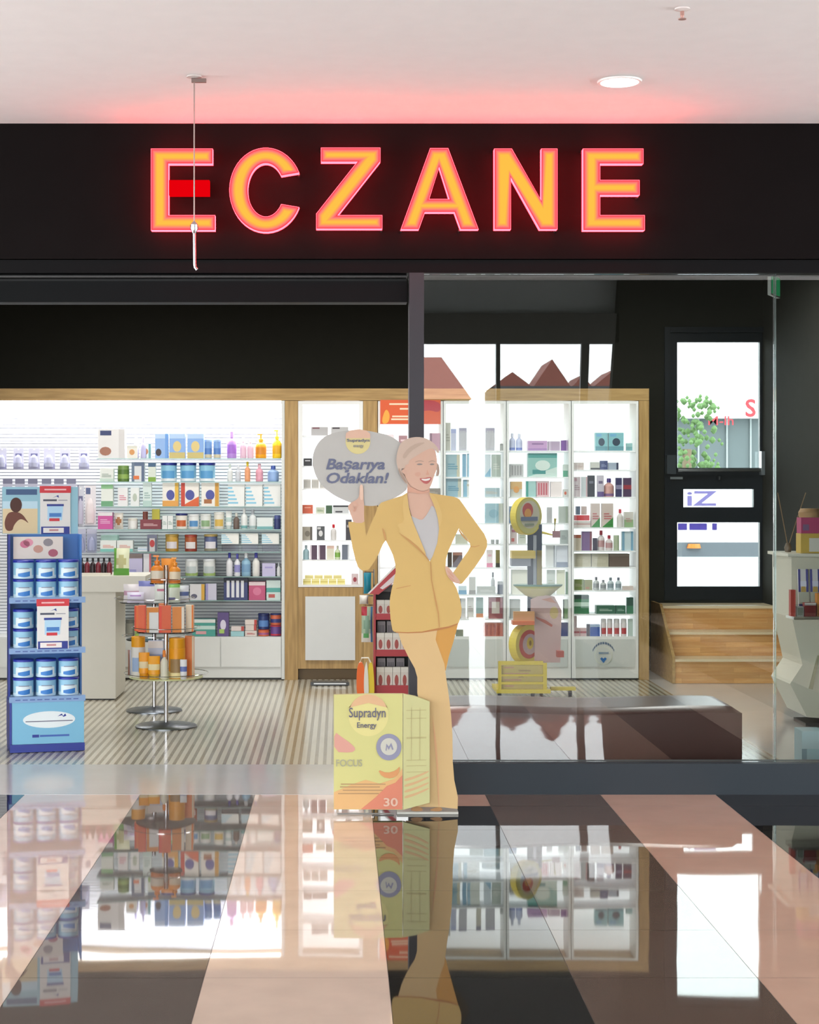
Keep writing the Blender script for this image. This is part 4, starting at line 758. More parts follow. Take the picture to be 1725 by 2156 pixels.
# header card with the photograph of a child and the price card
yH = .150; hx = lambda px: (px - 86) * sc
zH0, zH1 = zz(1127), zz(1025)
hl, hr = hx(-2), hx(160)
d = MB(); d.box(hl, hr, yH, yH + .02, zH0 + .001, zH1, M('8fbccb', .45)); d.build('header_card', bs)
d = MB(); y = yH - .001
d.box(hl + .002, hx(73), y, yH, zH0 + .004, zz(1058), M('d8c49c', .5)).box(hl + .002, hx(73), y - .0002, yH, zz(1072), zz(1056), M('b9d6e2', .5))
d.box(hx(6), hx(72), y - .0004, yH, zz(1042), zz(1030), M('3f5a80', .5))
d.build('header_print', bs)
d = MB(); SK = M('6b3f32', .6); y2 = yH - .0022
d.prism(smooth_poly([(hx(14), zz(1078)), (hx(38), zz(1080)), (hx(52), zz(1100)), (hx(54), zz(1104)), (hx(44), zz(1096)), (hx(34), zz(1094)), (hx(22), zz(1108)), (hx(20), zz(1120)), (hx(6), zz(1120)), (hx(2), zz(1104)), (hx(6), zz(1088))]), y2, yH, SK); d.build('printed_child', bs)
d = MB(); d.prism(ell(hx(27), zz(1064), .036, .046, 20), y2 - .0006, yH, M('4a2a22', .6)); d.build('printed_hair', bs)
def price_card(px0, px1, p0, p1, y, loc, rz, label):
    t = thing('price_card', label, 'price card', loc, rz, 'red topped price cards on the blue stand')
    w_ = (px1 - px0) * sc; h_ = (p1 - p0) * sc
    d = MB(); d.box(-w_ / 2, w_ / 2, 0, .003, 0, h_, M('dcdad6', .45)); d.build('card', t)
    d = MB(); d.box(-w_ / 2 - .003, w_ / 2 + .003, -.0015, -.0003, h_ * .865, h_ * 1.01, RD).box(-w_ * .36, w_ * .36, -.0022, -.0016, h_ * .92, h_ * .95, M('e8b8b8', .5)); d.build('red_strip', t)
    d = MB(); d.box(-w_ * .47, w_ * .47, -.0015, -.0003, 0, h_ * .155, NAVY).box(-w_ * .4, w_ * .28, -.0022, -.0016, h_ * .025, h_ * .13, M('e4dedb', .5)).box(-w_ * .2, w_ * .1, -.0028, -.0023, h_ * .06, h_ * .1, M('c08a8a', .5)); d.build('price_strip', t)
    d = MB(); d.box(-w_ * .4, w_ * .05, -.0012, -.0003, h_ * .69, h_ * .73, M('4a4f60', .5)).prism([(-w_ * .1, h_ * .76), (w_ * .1, h_ * .82), (w_ * .12, h_ * .76), (w_ * .04, h_ * .79)], -.0012, -.0003, NAVY)
    d.box(w_ * .1, w_ * .4, -.0012, -.0003, h_ * .70, h_ * .72, M('9a9ca4', .5))
    d.prism([(-w_ * .26, h_ * .29), (w_ * .22, h_ * .29), (w_ * .26, h_ * .6), (-w_ * .26, h_ * .6)], -.0012, -.0003, PBL).box(-w_ * .28, w_ * .28, -.0016, -.0003, h_ * .585, h_ * .63, NAVY).box(-w_ * .2, w_ * .14, -.0016, -.0003, h_ * .27, h_ * .33, RD).box(-w_ * .2, w_ * .2, -.0016, -.0003, h_ * .36, h_ * .44, MBL); d.build('printed_tin', t)
q = bs.location + rot @ Vector((hx(111), yH - .006, zz(1127))); price_card(79, 144, 1024, 1127, 0, q, RS, 'white price card with red strip on the blue header board')
q = bs.location + rot @ Vector((hx(97), -.176, zz(1366))); price_card(64, 130, 1262, 1366, 0, q, RS, 'white price card hiding the middle deck tins of blue stand')
q = bs.location + rot @ Vector((hx(72), -.115 + .02, zz(1178)))
d = MB(); wv = .15; d.box(-wv, wv, 0, .004, 0, .135, M('d9d0c6', .5)); lf = d.build('leaflet', None, q + Vector((0, .02, 0)), rz=RS); lf.location = bs.location + rot @ Vector((hx(72), .05, zz(1180) + .002))
tag(lf, 'cream leaflet with pink flowers above the top row of tins', 'leaflet')
d = MB()
for u, v, c in ((-.08, .09, 'c8708a'), (-.06, .1, 'd890a0'), (.09, .035, 'a8586a'), (.06, .1, '8a8488'), (.0, .06, 'c09080')): d.prism(ell(u, v, .03, .024, 12), -.001, 0, M(c, .5))
d.build('printed_flowers', lf)
# ---------------------------------------------------------------- white counter behind it
YC = 12.79; CT = M('d6d2c4', .4)
ct = thing('sales_counter', 'cream counter standing behind the blue milk stand', 'counter', (X(220, YC), YC + .3, 0)); O = ct.location
d = MB(O); d.box(X(60, YC), X(243, YC), YC + .015, YC + .6, .012, Z(1247, YC), CT); d.build('body', ct)
d = MB(O); d.box(X(60, YC), X(306, YC), YC, YC + .62, Z(1246.5, YC), Z(1213, YC), M('dad6c8', .35)); d.build('worktop', ct)
d = MB(O); d.box(X(62, YC), X(238, YC), YC + .03, YC + .58, .002, .0115, M('4a4844', .5)); d.build('plinth', ct)
zc = Z(1213, YC) + .0004
tb = thing('nail_polish_tray', 'pale tray holding dark capped bottles on the cream counter', 'tray', (X(196, YC), YC + .12, zc))
d = MB(); d.box(-.125, .12, -.03, .06, 0, .006, CREAM).box(-.125, .12, -.03, -.026, .0061, .02, CREAM); d.build('tray', tb)
for i in range(6):
    place('bottle', .041, .125, .041, '7a2a36' if i % 2 else '2c2023', '141214', (X(196, YC) - .105 + i * .042, YC + .135, zc + .0064), f'dark capped polish bottle in counter tray, {ORD[i]}', 'polish bottles in the counter tray')
place('pouch', .12, .205, .05, 'dfe2bf B5a9a3a S6fa84a Cbcb884', 'f0f0f0', (X(252, YC), YC + .1, zc + .001), 'green and cream packet standing on the cream counter', rz=-.05, tilt=-.12)
# ---------------------------------------------------------------- spinner stands
CHR = M('c9c9cc', .12, 1); STL = M('7f8488', .3, .9)
def spinner(name, label, px, py, tiers, basew):
    Y = FP * HC / (py - VY); t = thing(name, label, 'display stand', (X(px, Y), Y, 0)); s = Y / FP
    d = MB(); r = basew * s / 2; d.lathe([(r, .002), (r, .008), (r * .96, .014), (.06, .022), (.03, .03)], STL, n=36); d.build('base_disc', t, smooth=True)
    d = MB(); d.lathe([(.0145, .031), (.0145, Z(1190, Y))], CHR, n=18); d.build('pole', t, smooth=True)
    for (p, rr) in tiers:
        d = MB(); z = Z(p, Y); d.lathe([(.0148, z - .006), (rr, z - .006), (rr, z), (.0148, z)], M('c9cf9c', .2) if p == 1424 else CLEAR, n=32)
        d.build('tier_tray', t, smooth=True)
        d = MB(); d.tube([(rr * 1.14 * math.cos(a * math.pi / 16), rr * 1.14 * math.sin(a * math.pi / 16), z + .025) for a in range(33)], .0025, CHR, 5); d.build('guard_ring', t, smooth=True)
    return t, Y, s
s1, Y1, k1 = spinner('spinner_stand', 'chrome spinner stand with orange goods in front of white cabinets', 350, 1530, [(1227, .11), (1328, .2), (1424, .245)], 130)
s2, Y2, k2 = spinner('spinner_stand', 'second chrome spinner stand partly hidden behind the orange one', 325, 1497, [(1266, .25), (1345, .2)], 118)
def around(t, Y, py, items, grp=None):
    z = Z(py, Y) + .0006
    for (px, dy, kind, w_, h_, cols, cap, lab) in items:
        place(kind, w_, h_, min(w_, .05), cols, cap, (X(px, Y), Y + dy, z), lab, grp, rz=-dy * .5)
around(s1, Y1, 1227, [(333, -.055, 'spray', .085, .185, 'e88a2c Mdfd4c0 Be07a24', 'ee8a28', 'left orange spray pack on the top spinner tier'), (370, -.05, 'spray', .075, .17, 'e89432 Me4d4b8 Bd0702a', 'f09a30', 'right orange spray pack on the top spinner tier'), (324, .02, 'bottle', .05, .13, '7fb0bc Mc8d4c8', '5a90a4', 'teal bottle at left of the top spinner tier'), (352, .05, 'pouch', .09, .16, 'ee9a3c Md88830', 'f0f0f0', 'orange pack at the back of the top spinner tier')], 'packs on the top spinner tier')
mid = [(292, .0, 'e8742a Sd84a20'), (303, -.09, 'e05a22 Rd84a20'), (326, -.125, 'dfe0dc Te08a2c Se0862c'), (352, -.13, 'dd5a24 Se8482c'), (379, -.11, 'd8801e Re4dccb'), (401, -.05, 'dccfb4 Re07a24'), (399, .05, 'e07a24'), (340, .1, 'e8843a')]
around(s1, Y1, 1328, [(px, dy, 'box', .078 if dy < -.1 else .05, .165 + .01 * (i % 2), c, 'f0f0f0', f'orange carton in the middle spinner tier, {w_}') for i, ((px, dy, c), w_) in enumerate(zip(mid, ('far left', 'left front', 'white labelled', 'centre red-orange', 'amber one', 'cream edged', 'far right', 'at the back')))], 'orange cartons in the middle spinner tier')
around(s1, Y1, 1424, [(293, -.05, 'jar', .095, .27, 'e4e0d8 C9ab0d0 Bdcd8d0', 'f0a61c', 'white container with big orange cap, lower spinner tier'), (308, -.12, 'tube', .07, .17, 'f0a01c Mdccba0', 'e89a18', 'orange tube at left of the lower spinner tier'), (330, -.16, 'tube', .078, .15, 'efa41e Me6d6a4', 'e0b040', 'amber tube with cream print on the lower tier'), (328, .02, 'box', .1, .235, 'b4c0d8 Td8d4d0 M8a9cc8', 'f0f0f0', 'bluish carton at the back of lower spinner tier'), (352, -.185, 'bottle', .05, .19, 'e0dcc8 Be6e2d0', 'e8862c', 'cream bottle with orange cap before the spinner pole'), (376, -.11, 'jar', .11, .265, 'efa21c C9a7c50 Be8d8a0', 'e8a01a', 'large amber container on the lower spinner tier'), (392, -.19, 'tube', .045, .13, 'dcdcdc M5a6aa8', 'd8d8d8', 'small white tube before the large amber container'), (400, -.02, 'box', .06, .27, 'e07a1c Rd8c4a4', 'f0f0f0', 'tall orange carton at right of lower spinner tier'), (281, .06, 'pouch', .09, .17, 'b0b8c8 S8a6050', 'f0f0f0', 'grey packet at far left of lower spinner tier')], 'sun care goods on the lower spinner tier')
around(s2, Y2, 1266, [(280, -.06, 'pouch', .12, .125, 'e2dcdc Mc8a0b4', 'f0f0f0', 'pink and white packet on the rear spinner, left'), (292, -.18, 'pouch', .12, .075, 'ddd8ea Pb48ac8', 'f0f0f0', 'lilac packet low on the rear spinner'), (313, -.1, 'pouch', .12, .15, 'e4e0e4 T7a80c0', 'f0f0f0', 'white packet with violet edge on the rear spinner'), (345, -.15, 'pouch', .1, .13, 'dfe4dc Pc47890', 'f0f0f0', 'white packet by the pole of the rear spinner'), (368, -.12, 'pouch', .1, .14, 'd4dccc T8cc86a Q6a6a90', 'f0f0f0', 'green topped packet on the rear spinner'), (385, -.06, 'pouch', .1, .115, 'd8dce4 M5a6a9a', 'f0f0f0', 'grey blue packet on the rear spinner, right')], 'packets on the rear spinner stand')
# ---------------------------------------------------------------- floor scale, red stand, toys
sl = thing('weighing_scale', 'flat chrome and black weighing scale on floor before oak cabinet', 'scale', (X(695, 13.85), 13.85, 0))
d = MB(); d.box(-.15, .15, -.1, .1, .006, .022, M('8f9698', .2, .6)); d.build('platform', sl)
d = MB(); d.box(-.155, .155, -.112, -.101, .004, .03, M('202224', .35)).box(-.13, .13, -.1135, -.1125, .014, .024, M('e4e8ea', .3)); d.build('front_bar', sl)
for u in (-.12, .12):
    d = MB(); d.lathe([(.015, .001), (.015, .0055)], M('1a1a1a', .6), (u, .0, 0)); d.build('foot', sl)
YR_ = 13.1; RDK = M('a8323a', .4); BLK = M('2a2626', .5)
rs = thing('red_display_stand', 'dark red tiered stand of white packs behind the cutout woman', 'display stand', (X(825, YR_), YR_ + .15, 0)); O = rs.location
d = MB(O); d.pbox(790, 862, 1246, 1462, YR_ + .2, .02, BLK); d.build('back_board', rs)
d = MB(O); d.pbox(787, 791.5, 1246, 1462, YR_ + .0, .22, RDK); d.build('side_panel', rs)
d = MB(O)
yy0, yy1 = YR_ + .001, YR_ + .22; a, b_ = X(862, YR_), X(878, YR_)
d.add([(a, yy0, .005), (b_, yy0, .005), (b_, yy0, Z(1415, YR_)), (a, yy0, Z(1378, YR_)), (a, yy1, .005), (b_, yy1, .005), (b_, yy1, Z(1390, YR_)), (a, yy1, Z(1340, YR_))], [(0, 1, 2, 3), (5, 4, 7, 6), (3, 2, 6, 7), (1, 5, 6, 2), (4, 0, 3, 7), (4, 5, 1, 0)], M('232526', .5)); d.build('side_wing', rs)
RT = ((1292, 1305), (1368, 1382), (1443, 1462))
for a, b_ in RT:
    d = MB(O); d.pbox(792, 861.5, a, b_, YR_, .012, RDK); d.build('tier_front', rs)
    d = MB(O); d.box(X(792, YR_), X(861.5, YR_), YR_ + .0125, YR_ + .199, Z(b_, YR_), Z(b_, YR_) + .012, BLK); d.build('tier_deck', rs)
d = MB(O); y0 = YR_ - .02; d.pprism([(778, 1250), (835, 1193), (835, 1222), (797, 1252)], y0, .012, M('b43c44', .4)); d.pprism([(800, 1238), (835, 1206), (835, 1222), (806, 1241)], y0 - .001, .001, M('dccfd0', .4)); d.pprism([(774, 1250), (778, 1250), (835, 1193), (835, 1188)], y0, .012, M('e0dcd8', .4)); d.build('slanted_header', rs)
d = MB(O); d.pbox(795, 850, 1232, 1246, YR_ + .05, .15, M('4a4446', .5)); d.build('header_box', rs)
wn = ('first', 'second', 'third', 'fourth', 'fifth')
for k, (tb_, tt, n_) in enumerate(((1298, 1264, 3), (1375, 1333, 4), (1452, 1405, 4))):
    for i in range(n_):
        a = 793.5 + i * 17; lab = f'white red-sealed pack, {wn[i]} from left on {("top", "middle", "bottom")[k]} red tier'
        place('box', 16.2 * YR_ / FP, Z(tt, YR_) - Z(RT[k][1], YR_) - .013, .05, 'd4ccc4 Ca04a44 Tdcd8d0 Bc8c0b8', 'f0f0f0', (X(a + 8, YR_), YR_ + .045, Z(RT[k][1], YR_) + .0125), lab, 'white packs on the red stand')
    if k:
        for i in range(2 if k == 1 else 3):
            a = 796 + i * 20; hgt = Z((1310, 1388)[k - 1], YR_) - Z(RT[k][1], YR_) - .013
            place('box', .062, hgt, .04, '8f868a E6a6268', 'f0f0f0', (X(a + 8, YR_), YR_ + .115, Z(RT[k][1], YR_) + .0125), f'grey striped carton, {wn[i]} in the back row of {("middle", "bottom")[k - 1]} red tier', 'grey cartons at the back of the red stand')
def hang2(px0, px1, py0, py1, Y, kind, cols, cap, lab, hookto=None):
    w_, h_ = X(px1, Y) - X(px0, Y), Z(py0, Y) - Z(py1, Y)
    return place(kind, w_, h_, min(w_, .06), cols, cap, ((X(px0, Y) + X(px1, Y)) / 2, Y, Z(py1, Y)), lab)
d = MB(O)
for py in (1206, 1256, 1276): d.tube([(X(788, YR_), YR_ + .1, Z(py, YR_)), (X(768, YR_), YR_ + .1, Z(py, YR_))], .004, CHR, 6)
d.tube([(X(788, YR_), YR_ + .1, Z(1200, YR_)), (X(788, YR_), YR_ + .1, Z(1280, YR_))], .005, CHR, 6); d.build('side_hook', rs)
hang2(766, 782, 1206, 1250, YR_ + .06, 'pouch', '127a90 Sc0a8c0a8'.replace('c0a8c0a8', '1a8aa4'), 'f0f0f0', 'teal blue packet hanging on the red stand side')
hang2(757, 776, 1253, 1272, YR_ + .05, 'pouch', 'd8d4cc R9a9a98', 'f0f0f0', 'small white packet hanging under the teal packet')
hang2(761, 785, 1277, 1352, YR_ + .05, 'pouch', 'a4b8a0 L b02838'.replace('L b', 'Lb') + ' R4a88b8 Q5aa060 C7a9a84 Bd8d4cc', 'f0f0f0', 'colourful toy pack hanging beside the red tiers')
tg = thing('toy_bag', 'orange, white and yellow bag on floor beside red stand', 'bag', (X(770, 13.0), 13.0, 0)); O = tg.location
for (a, b_, c, n_) in ((751, 770, 'e8681c', 'orange_panel'), (766.5, 777, 'e4e0d4', 'white_panel'), (774, 789, 'e0c42a', 'yellow_panel')):
    d = MB(O); yo = 13.0 + (0 if n_ != 'white_panel' else -.012)
    d.pprism(smooth_poly([(a, 1470), (b_, 1470), (b_ - 1, 1425), (b_ - 4, 1397), (a + 5, 1394), (a, 1415)]), yo, .07, M(c, .5)); d.build(n_, tg)
d = MB(O); d.tube([(X(758, 13), 13.035, Z(1396, 13)), (X(762, 13), 13.035, Z(1386, 13)), (X(776, 13), 13.035, Z(1386, 13)), (X(781, 13), 13.035, Z(1397, 13))], .006, M('e4e0d4', .5)); d.build('handle', tg)
# ---------------------------------------------------------------- yellow promotional stand
YY_ = 12.9; YE = M('d8c24a', .4); OR = M('d8703c', .45); PK = M('c9a8a4', .5)
ys_ = thing('promotion_stand', 'yellow wheeled stand with round discs before the lit cabinets', 'display stand', (X(1125, YY_), YY_ + .2, 0)); O = ys_.location
d = MB(O)
for a, b_, c, e in ((1050, 1056, 1392, 1455), (1144, 1152, 1396, 1455), (1056, 1144, 1392, 1400), (1056, 1144, 1420, 1424), (1056, 1144, 1436, 1441)): d.pbox(a, b_, c, e, YY_, .02, YE)
d.build('crate_frame', ys_)
d = MB(O); d.pbox(1056.5, 1143.5, 1400.5, 1452, YY_ + .03, .3, M('c9b878', .5)); d.build('crate_goods_panel', ys_)
d = MB(O)
for i in range(7): d.pbox(1062 + (i % 2) * 30, 1082 + (i % 3) * 16 + (i % 2) * 20, 1404 + i * 6.5, 1407 + i * 6.5, YY_ + .028, .0015, M('b09a70' if i % 2 else 'c8a088', .5))
d.build('printed_lines', ys_)
d = MB(O); d.pbox(1046, 1160, 1452, 1460, YY_ - .02, .4, YE); d.pbox(1160, 1213, 1447, 1454, YY_ + .1, .06, YE); d.build('foot_frame', ys_)
for px, dy in ((1052, 0), (1122, .0), (1150, .3), (1205, .12)):
    d = MB(O); x = X(px, YY_); d.tube([(x - .012, YY_ + dy, .027), (x + .012, YY_ + dy, .027)], .026, M('22262e', .5), 16).box(x - .005, x + .005, YY_ + dy - .006, YY_ + dy + .006, .05, Z(1460, YY_) + .004, STL); d.build('caster', ys_, smooth=False)
d = MB(O); xp = X(1131, YY_); d.box(xp - .055, xp + .055, YY_ + .14, YY_ + .17, Z(1395, YY_), Z(1105, YY_), M('181f3a', .4)).box(xp - .012, xp + .012, YY_ + .136, YY_ + .1395, Z(1235, YY_), Z(1128, YY_), M('a8acb8', .4)).box(X(1135, YY_), X(1146, YY_), YY_ + .134, YY_ + .1355, Z(1235, YY_), Z(1160, YY_), M('a08a3c', .4)); d.build('post', ys_)
def disc(pxc, pyc, r, th_, facecols, name, tl=40):
    t_ = bpy.data.objects.new(name, None); COL.objects.link(t_); t_.parent = ys_; t_.location = (X(pxc, YY_) - O.x, -.13, Z(pyc, YY_)); t_.rotation_euler = (0, 0, math.radians(tl)); t_.empty_display_size = .05
    d = MB(); n = 36; d.prism(ell(0, 0, r, r, n), 0, th_, YE); d.build('rim', t_)
    d = MB()
    for i, (rr, c, ox, oz, sx_) in enumerate(facecols): d.prism(ell(ox * r, oz * r, rr * r * sx_, rr * r, 28), -.0012 * (i + 1), -.0002 if i == 0 else -.0012 * i, M(c, .45))
    d.build('face_print', t_)
    return t_
t_ = disc(1116, 1087, .143, .06, [(.93, 'cfc87a', 0, 0, 1), (.74, 'd0c8b0', .05, .08, 1), (.4, 'c0483c', -.1, .3, 1), (.26, 'e09a3c', -.1, .14, 1)], 'top_disc')
d = MB(); d.box(-.09, .09, -.0075, -.0055, -.035, -.005, M('6a7490', .5)).box(-.05, .05, -.0075, -.0055, -.07, -.055, M('8a9078', .5)); d.build('printed_band', t_)
disc(1118, 1358, .152, .075, [(.94, 'd8c25a', 0, 0, 1), (.72, 'c04a3a', -.05, 0, 1), (.52, 'c0a4a8', 0, 0, 1), (.3, 'd0b040', 0, .05, .8), (.14, '8a6a20', 0, .05, .6)], 'lower_disc')
d = MB(O); d.pprism([(1118, 1395), (1118, 1262), (1140, 1252), (1168, 1256), (1183, 1285), (1180, 1395)], YY_ + .1, .02, PK); d.build('pink_panel', ys_)
d = MB(O); d.pprism([(1128, 1298), (1150, 1306), (1164, 1316), (1162, 1320), (1130, 1303)], YY_ + .098, .0015, M('b86858', .5)); d.pprism(ell(1167, 1290, 9, 13, 18), YY_ + .098, .0015, M('c8b07a', .5)); d.pprism([(1140, 1262), (1160, 1258), (1172, 1270), (1160, 1268)], YY_ + .098, .0015, M('c08068', .5)); d.build('panel_print', ys_)
d = MB(O); d.pbox(1080, 1126, 1308, 1316, YY_ - .03, .12, OR); d.pbox(1082, 1126, 1288, 1307.5, YY_ + .02, .06, M('d0a070', .45)); d.build('orange_tray', ys_)
d = MB(O); d.pbox(1174, 1188, 1371, 1384, YY_ + .02, .08, M('b85a4c', .45)); d.build('red_knob', ys_)
d = MB(O); d.lathe([(.05, Z(1262, YY_)), (.1, Z(1256, YY_)), (.165, Z(1240, YY_)), (.185, Z(1236, YY_)), (.19, Z(1233, YY_))], M('c8c07a', .4), (X(1138, YY_), YY_ + .155, 0), 32, 1, .6, ms=[M('cfc698', .4), M('c9c08a', .4), M('a8a850', .4), M('5a8a78', .4)]); d.build('platter', ys_, smooth=True)
d = MB(O); d.pbox(1078, 1128, 1160, 1176, YY_ + .0, .135, M('d8bc62', .45)); d.build('shelf_tray', ys_)
d = MB(O); d.pbox(1077, 1118, 1176.5, 1192, YY_ + .01, .12, M('8f929e', .5)); d.build('shelf_box', ys_)
d = MB(O); d.tube([(X(1146, YY_), YY_ + .13, Z(1122, YY_)), (X(1172, YY_), YY_ + .13, Z(1128, YY_)), (X(1174, YY_), YY_ + .13, Z(1092, YY_))], .010, YE, 8).pbox(1164, 1180, 1118, 1132, YY_ + .12, .02, M('a87a80', .5)); d.build('arm', ys_, smooth=True)
# ---------------------------------------------------------------- bench, right counter
LEA = bpy.data.materials.new('brown_leather'); LEA.use_nodes = True; nt = LEA.node_tree; b_ = nt.nodes['Principled BSDF']; b_.inputs['Base Color'].default_value = lin('62403b'); b_.inputs['Roughness'].default_value = .28
nz_ = nt.nodes.new('ShaderNodeTexNoise'); nz_.inputs['Scale'].default_value = 90; bp_ = nt.nodes.new('ShaderNodeBump'); bp_.inputs['Strength'].default_value = .15; nt.links.new(nz_.outputs['Fac'], bp_.inputs['Height']); nt.links.new(bp_.outputs[0], b_.inputs['Normal'])
YBn = 9.32; bn = thing('bench', 'long low brown leather bench just behind the shop glass', 'bench', (X(1240, YBn), YBn + .3, 0)); O = bn.location
xa, xb, zt_ = X(900, YBn), X(1563, YBn), Z(1491, YBn)
d = MB(O); nx, ny = 40, 12; vs = []
for j in range(ny + 1):
    for i in range(nx + 1):
        u, v = i / nx, j / ny; e = min(u, 1 - u, .04) / .04; g_ = min(v, 1 - v, .12) / .12
        z = zt_ - .03 + .03 * math.sqrt(max(0, 1 - (1 - e) ** 2)) * math.sqrt(max(0, 1 - (1 - g_) ** 2)) + .006 * math.sin(u * 9)
        vs.append((xa + u * (xb - xa), YBn + v * .6, z))
fs = [(j * (nx + 1) + i, j * (nx + 1) + i + 1, (j + 1) * (nx + 1) + i + 1, (j + 1) * (nx + 1) + i) for j in range(ny) for i in range(nx)]
d.add(vs, fs, LEA); m_ = len(vs)
def wall(ids): 
    p = [vs[i] for i in ids]; k = len(p); d.add(p + [(a[0], a[1], .06) for a in p], [(i, i + k, i + 1 + k, i + 1) for i in range(k - 1)], LEA)
wall([i for i in range(nx + 1)]); wall([ny * (nx + 1) + i for i in range(nx, -1, -1)]); wall([j * (nx + 1) for j in range(ny, -1, -1)]); wall([j * (nx + 1) + nx for j in range(ny + 1)])
d.build('upholstery', bn, smooth=True)
for u in (xa + .1, xb - .1):
    for v in (.08, .52):
        d = MB(O); d.box(u - .025, u + .025, YBn + v - .025, YBn + v + .025, .002, .075, M('2a2624', .5)); d.build('leg', bn)
YK = 11.25; KC = M('cfcab8', .4)
kc = thing('checkout_counter', 'cream checkout counter with glass tray at right behind glass', 'counter', (X(1700, YK), YK + .3, 0)); O = kc.location
xe = XR - .06
d = MB(O); d.pprism([(1667, 1173), (1878, 1173), (1878, 1522), (1700, 1510), (1664, 1440), (1690, 1400), (1668, 1300)], YK, .5, KC); d.build('body', kc)
O2 = O
d = MB(O); d.pbox(1660, 1760, 1166, 1172.5, YK - .02, .54, M('dedacb', .35)); d.build('worktop', kc)
d = MB(O); d.pprism([(1704, 1450), (1722, 1380), (1726, 1380), (1712, 1452)], YK - .012, .011, M('a8a488', .45)); d.build('bracket', kc)
d = MB(O); d.box(X(1655, YK), X(1760, YK), YK - .2, YK - .001, Z(1300, YK), Z(1294, YK), SHELFGLASS); d.box(X(1657, YK), X(1760, YK), YK - .2, YK - .195, Z(1293.8, YK), Z(1268, YK), CLEAR); d.build('glass_tray', kc)
d = MB(O); d.pbox(1697, 1760, 1522.5, 1530, YK + .06, .3, M('2a2a28', .5)); d.build('plinth', kc)
zt2 = Z(1294, YK) + .0004
for i, (a, b_, top, c, lab, tl, rz) in enumerate(((1661, 1671, 1241, 'b0382c Rc8584a', 'narrow red box at left end of the checkout tray', 0, 0), (1674, 1688, 1276, 'c8ccc0 E7a8a6c', 'white barred pack in the checkout tray', 0, 0), (1690, 1714, 1268, 'b02a26 Td8d0c8', 'dark red pack in the checkout tray', 0, 0), (1716, 1740, 1248, 'd0883a', 'orange pack at the checkout tray edge', 0, 0))):
    place('box', X(b_, YK - .1) - X(a, YK - .1), Z(top, YK - .1) - zt2, .05, c, 'f0f0f0', ((X(a, YK - .1) + X(b_, YK - .1)) / 2, YK - .13, zt2), lab, 'packs in the checkout tray')
for i, (a, b_, bt) in enumerate(((1681, 1703, 1270), (1706, 1728, 1278))):
    place('box', .065, .30, .02, 'd8d4d4 S4a4890 R4a4890 Cc8a85a Uc4c8b8 B4a4480 Pdcdcec', 'f0f0f0', ((X(a, YK - .05) + X(b_, YK - .05)) / 2, YK - .06, zt2 + .0012), f'tall violet edged carton leaning in checkout tray, {("left", "right")[i]} one', 'violet edged cartons in the checkout tray', tilt=-.1)
zk = Z(1166, YK) + .0004
pr_ = thing('product_pile', 'stacked pink and yellow gift tub on the checkout worktop', 'tub', (X(1716, YK), YK + .12, zk + .0015)); 
d = MB(); d.box(-.075, .12, -.06, .06, 0, .13, M('c8a84a', .45)).box(-.02, .06, -.0612, -.06, .01, .1, M('d8d4cc', .45)); d.build('yellow_box', pr_)
d = MB(); d.box(-.072, .12, -.055, .055, .1305, .235, M('b03a6a', .45)).box(-.06, -.02, -.0562, -.055, .15, .19, M('7a5a80', .45)); d.build('pink_box', pr_)
d = MB(); d.lathe([(.07, .236), (.075, .27), (.06, .295)], M('b08a60', .6), n=16); d.build('lid', pr_, smooth=True)
tw = thing('reed_diffuser', 'two thin twigs in a small pot on the checkout worktop', 'reed diffuser', (X(1685, YK), YK + .3, zk + .0015))
d = MB(); d.lathe([(.02, 0), (.026, .03), (.014, .06)], M('6a5a4a', .4), n=14); d.build('pot', tw, smooth=True)
for a in (-.07, .12):
    d = MB(); d.tube([(0, 0, .03), (a * .5, 0, .22), (a, 0, .40)], .003, M('8a6f50', .7), 5); d.build('twig', tw)
place('box', .13, Z(1540, 9.7) - .002, .16, '9cc8d4 S6a98a8 Hb4d4dc', 'f0f0f0', (X(1715, 9.7), 9.8, .0015), 'pale blue carton on the floor at lower right')
# ---------------------------------------------------------------- cardboard cutout of a woman with a speech bubble and a product box
YU = 8.30
def PM(h, r=.5):                                    # matt printing ink, a little darker than the swatch
    v = [int(int(h[i:i + 2], 16) * k) for i, k in ((0, .87), (2, .88), (4, .87))]
    return M(''.join(f'{q:02x}' for q in v), r)
cu_ = thing('cardboard_cutout', 'life-size cardboard cutout of woman in yellow suit with speech bubble', 'cardboard cutout', (X(860, YU), YU + .1, 0)); O = cu_.location
A = lambda l: [(640 + x / 4.107, 880 + y / 4.107) for x, y in l]
B = lambda l: [(600 + x / 3.655, 1150 + y / 3.655) for x, y in l]
def pr(name, poly, lay, mat_, sm=1, parent=None, th=.0014, holes=()):
    y = YU - lay * .0016; d = MB(O); d.pprism(smooth_poly(poly, sm) if sm else poly, y, th, mat_, holes); return d.build(name, parent or cu_)
SKIN = PM('d2a894', .55); SKD = PM('cf9a84', .55); HAIR = PM('c8ae9f', .6); HAD = PM('a58a7c', .6); JK = PM('cfaa63', .55); JKD = PM('c28e50', .55); JKL = PM('d4b06b', .55); BL = PM('bcb8b9', .55); LIP = PM('b85a58', .5); TR = PM('d4b07a', .55); TRD = PM('cc923f', .55); GRY = PM('bab5b2', .55); INK = PM('5e6280', .5)
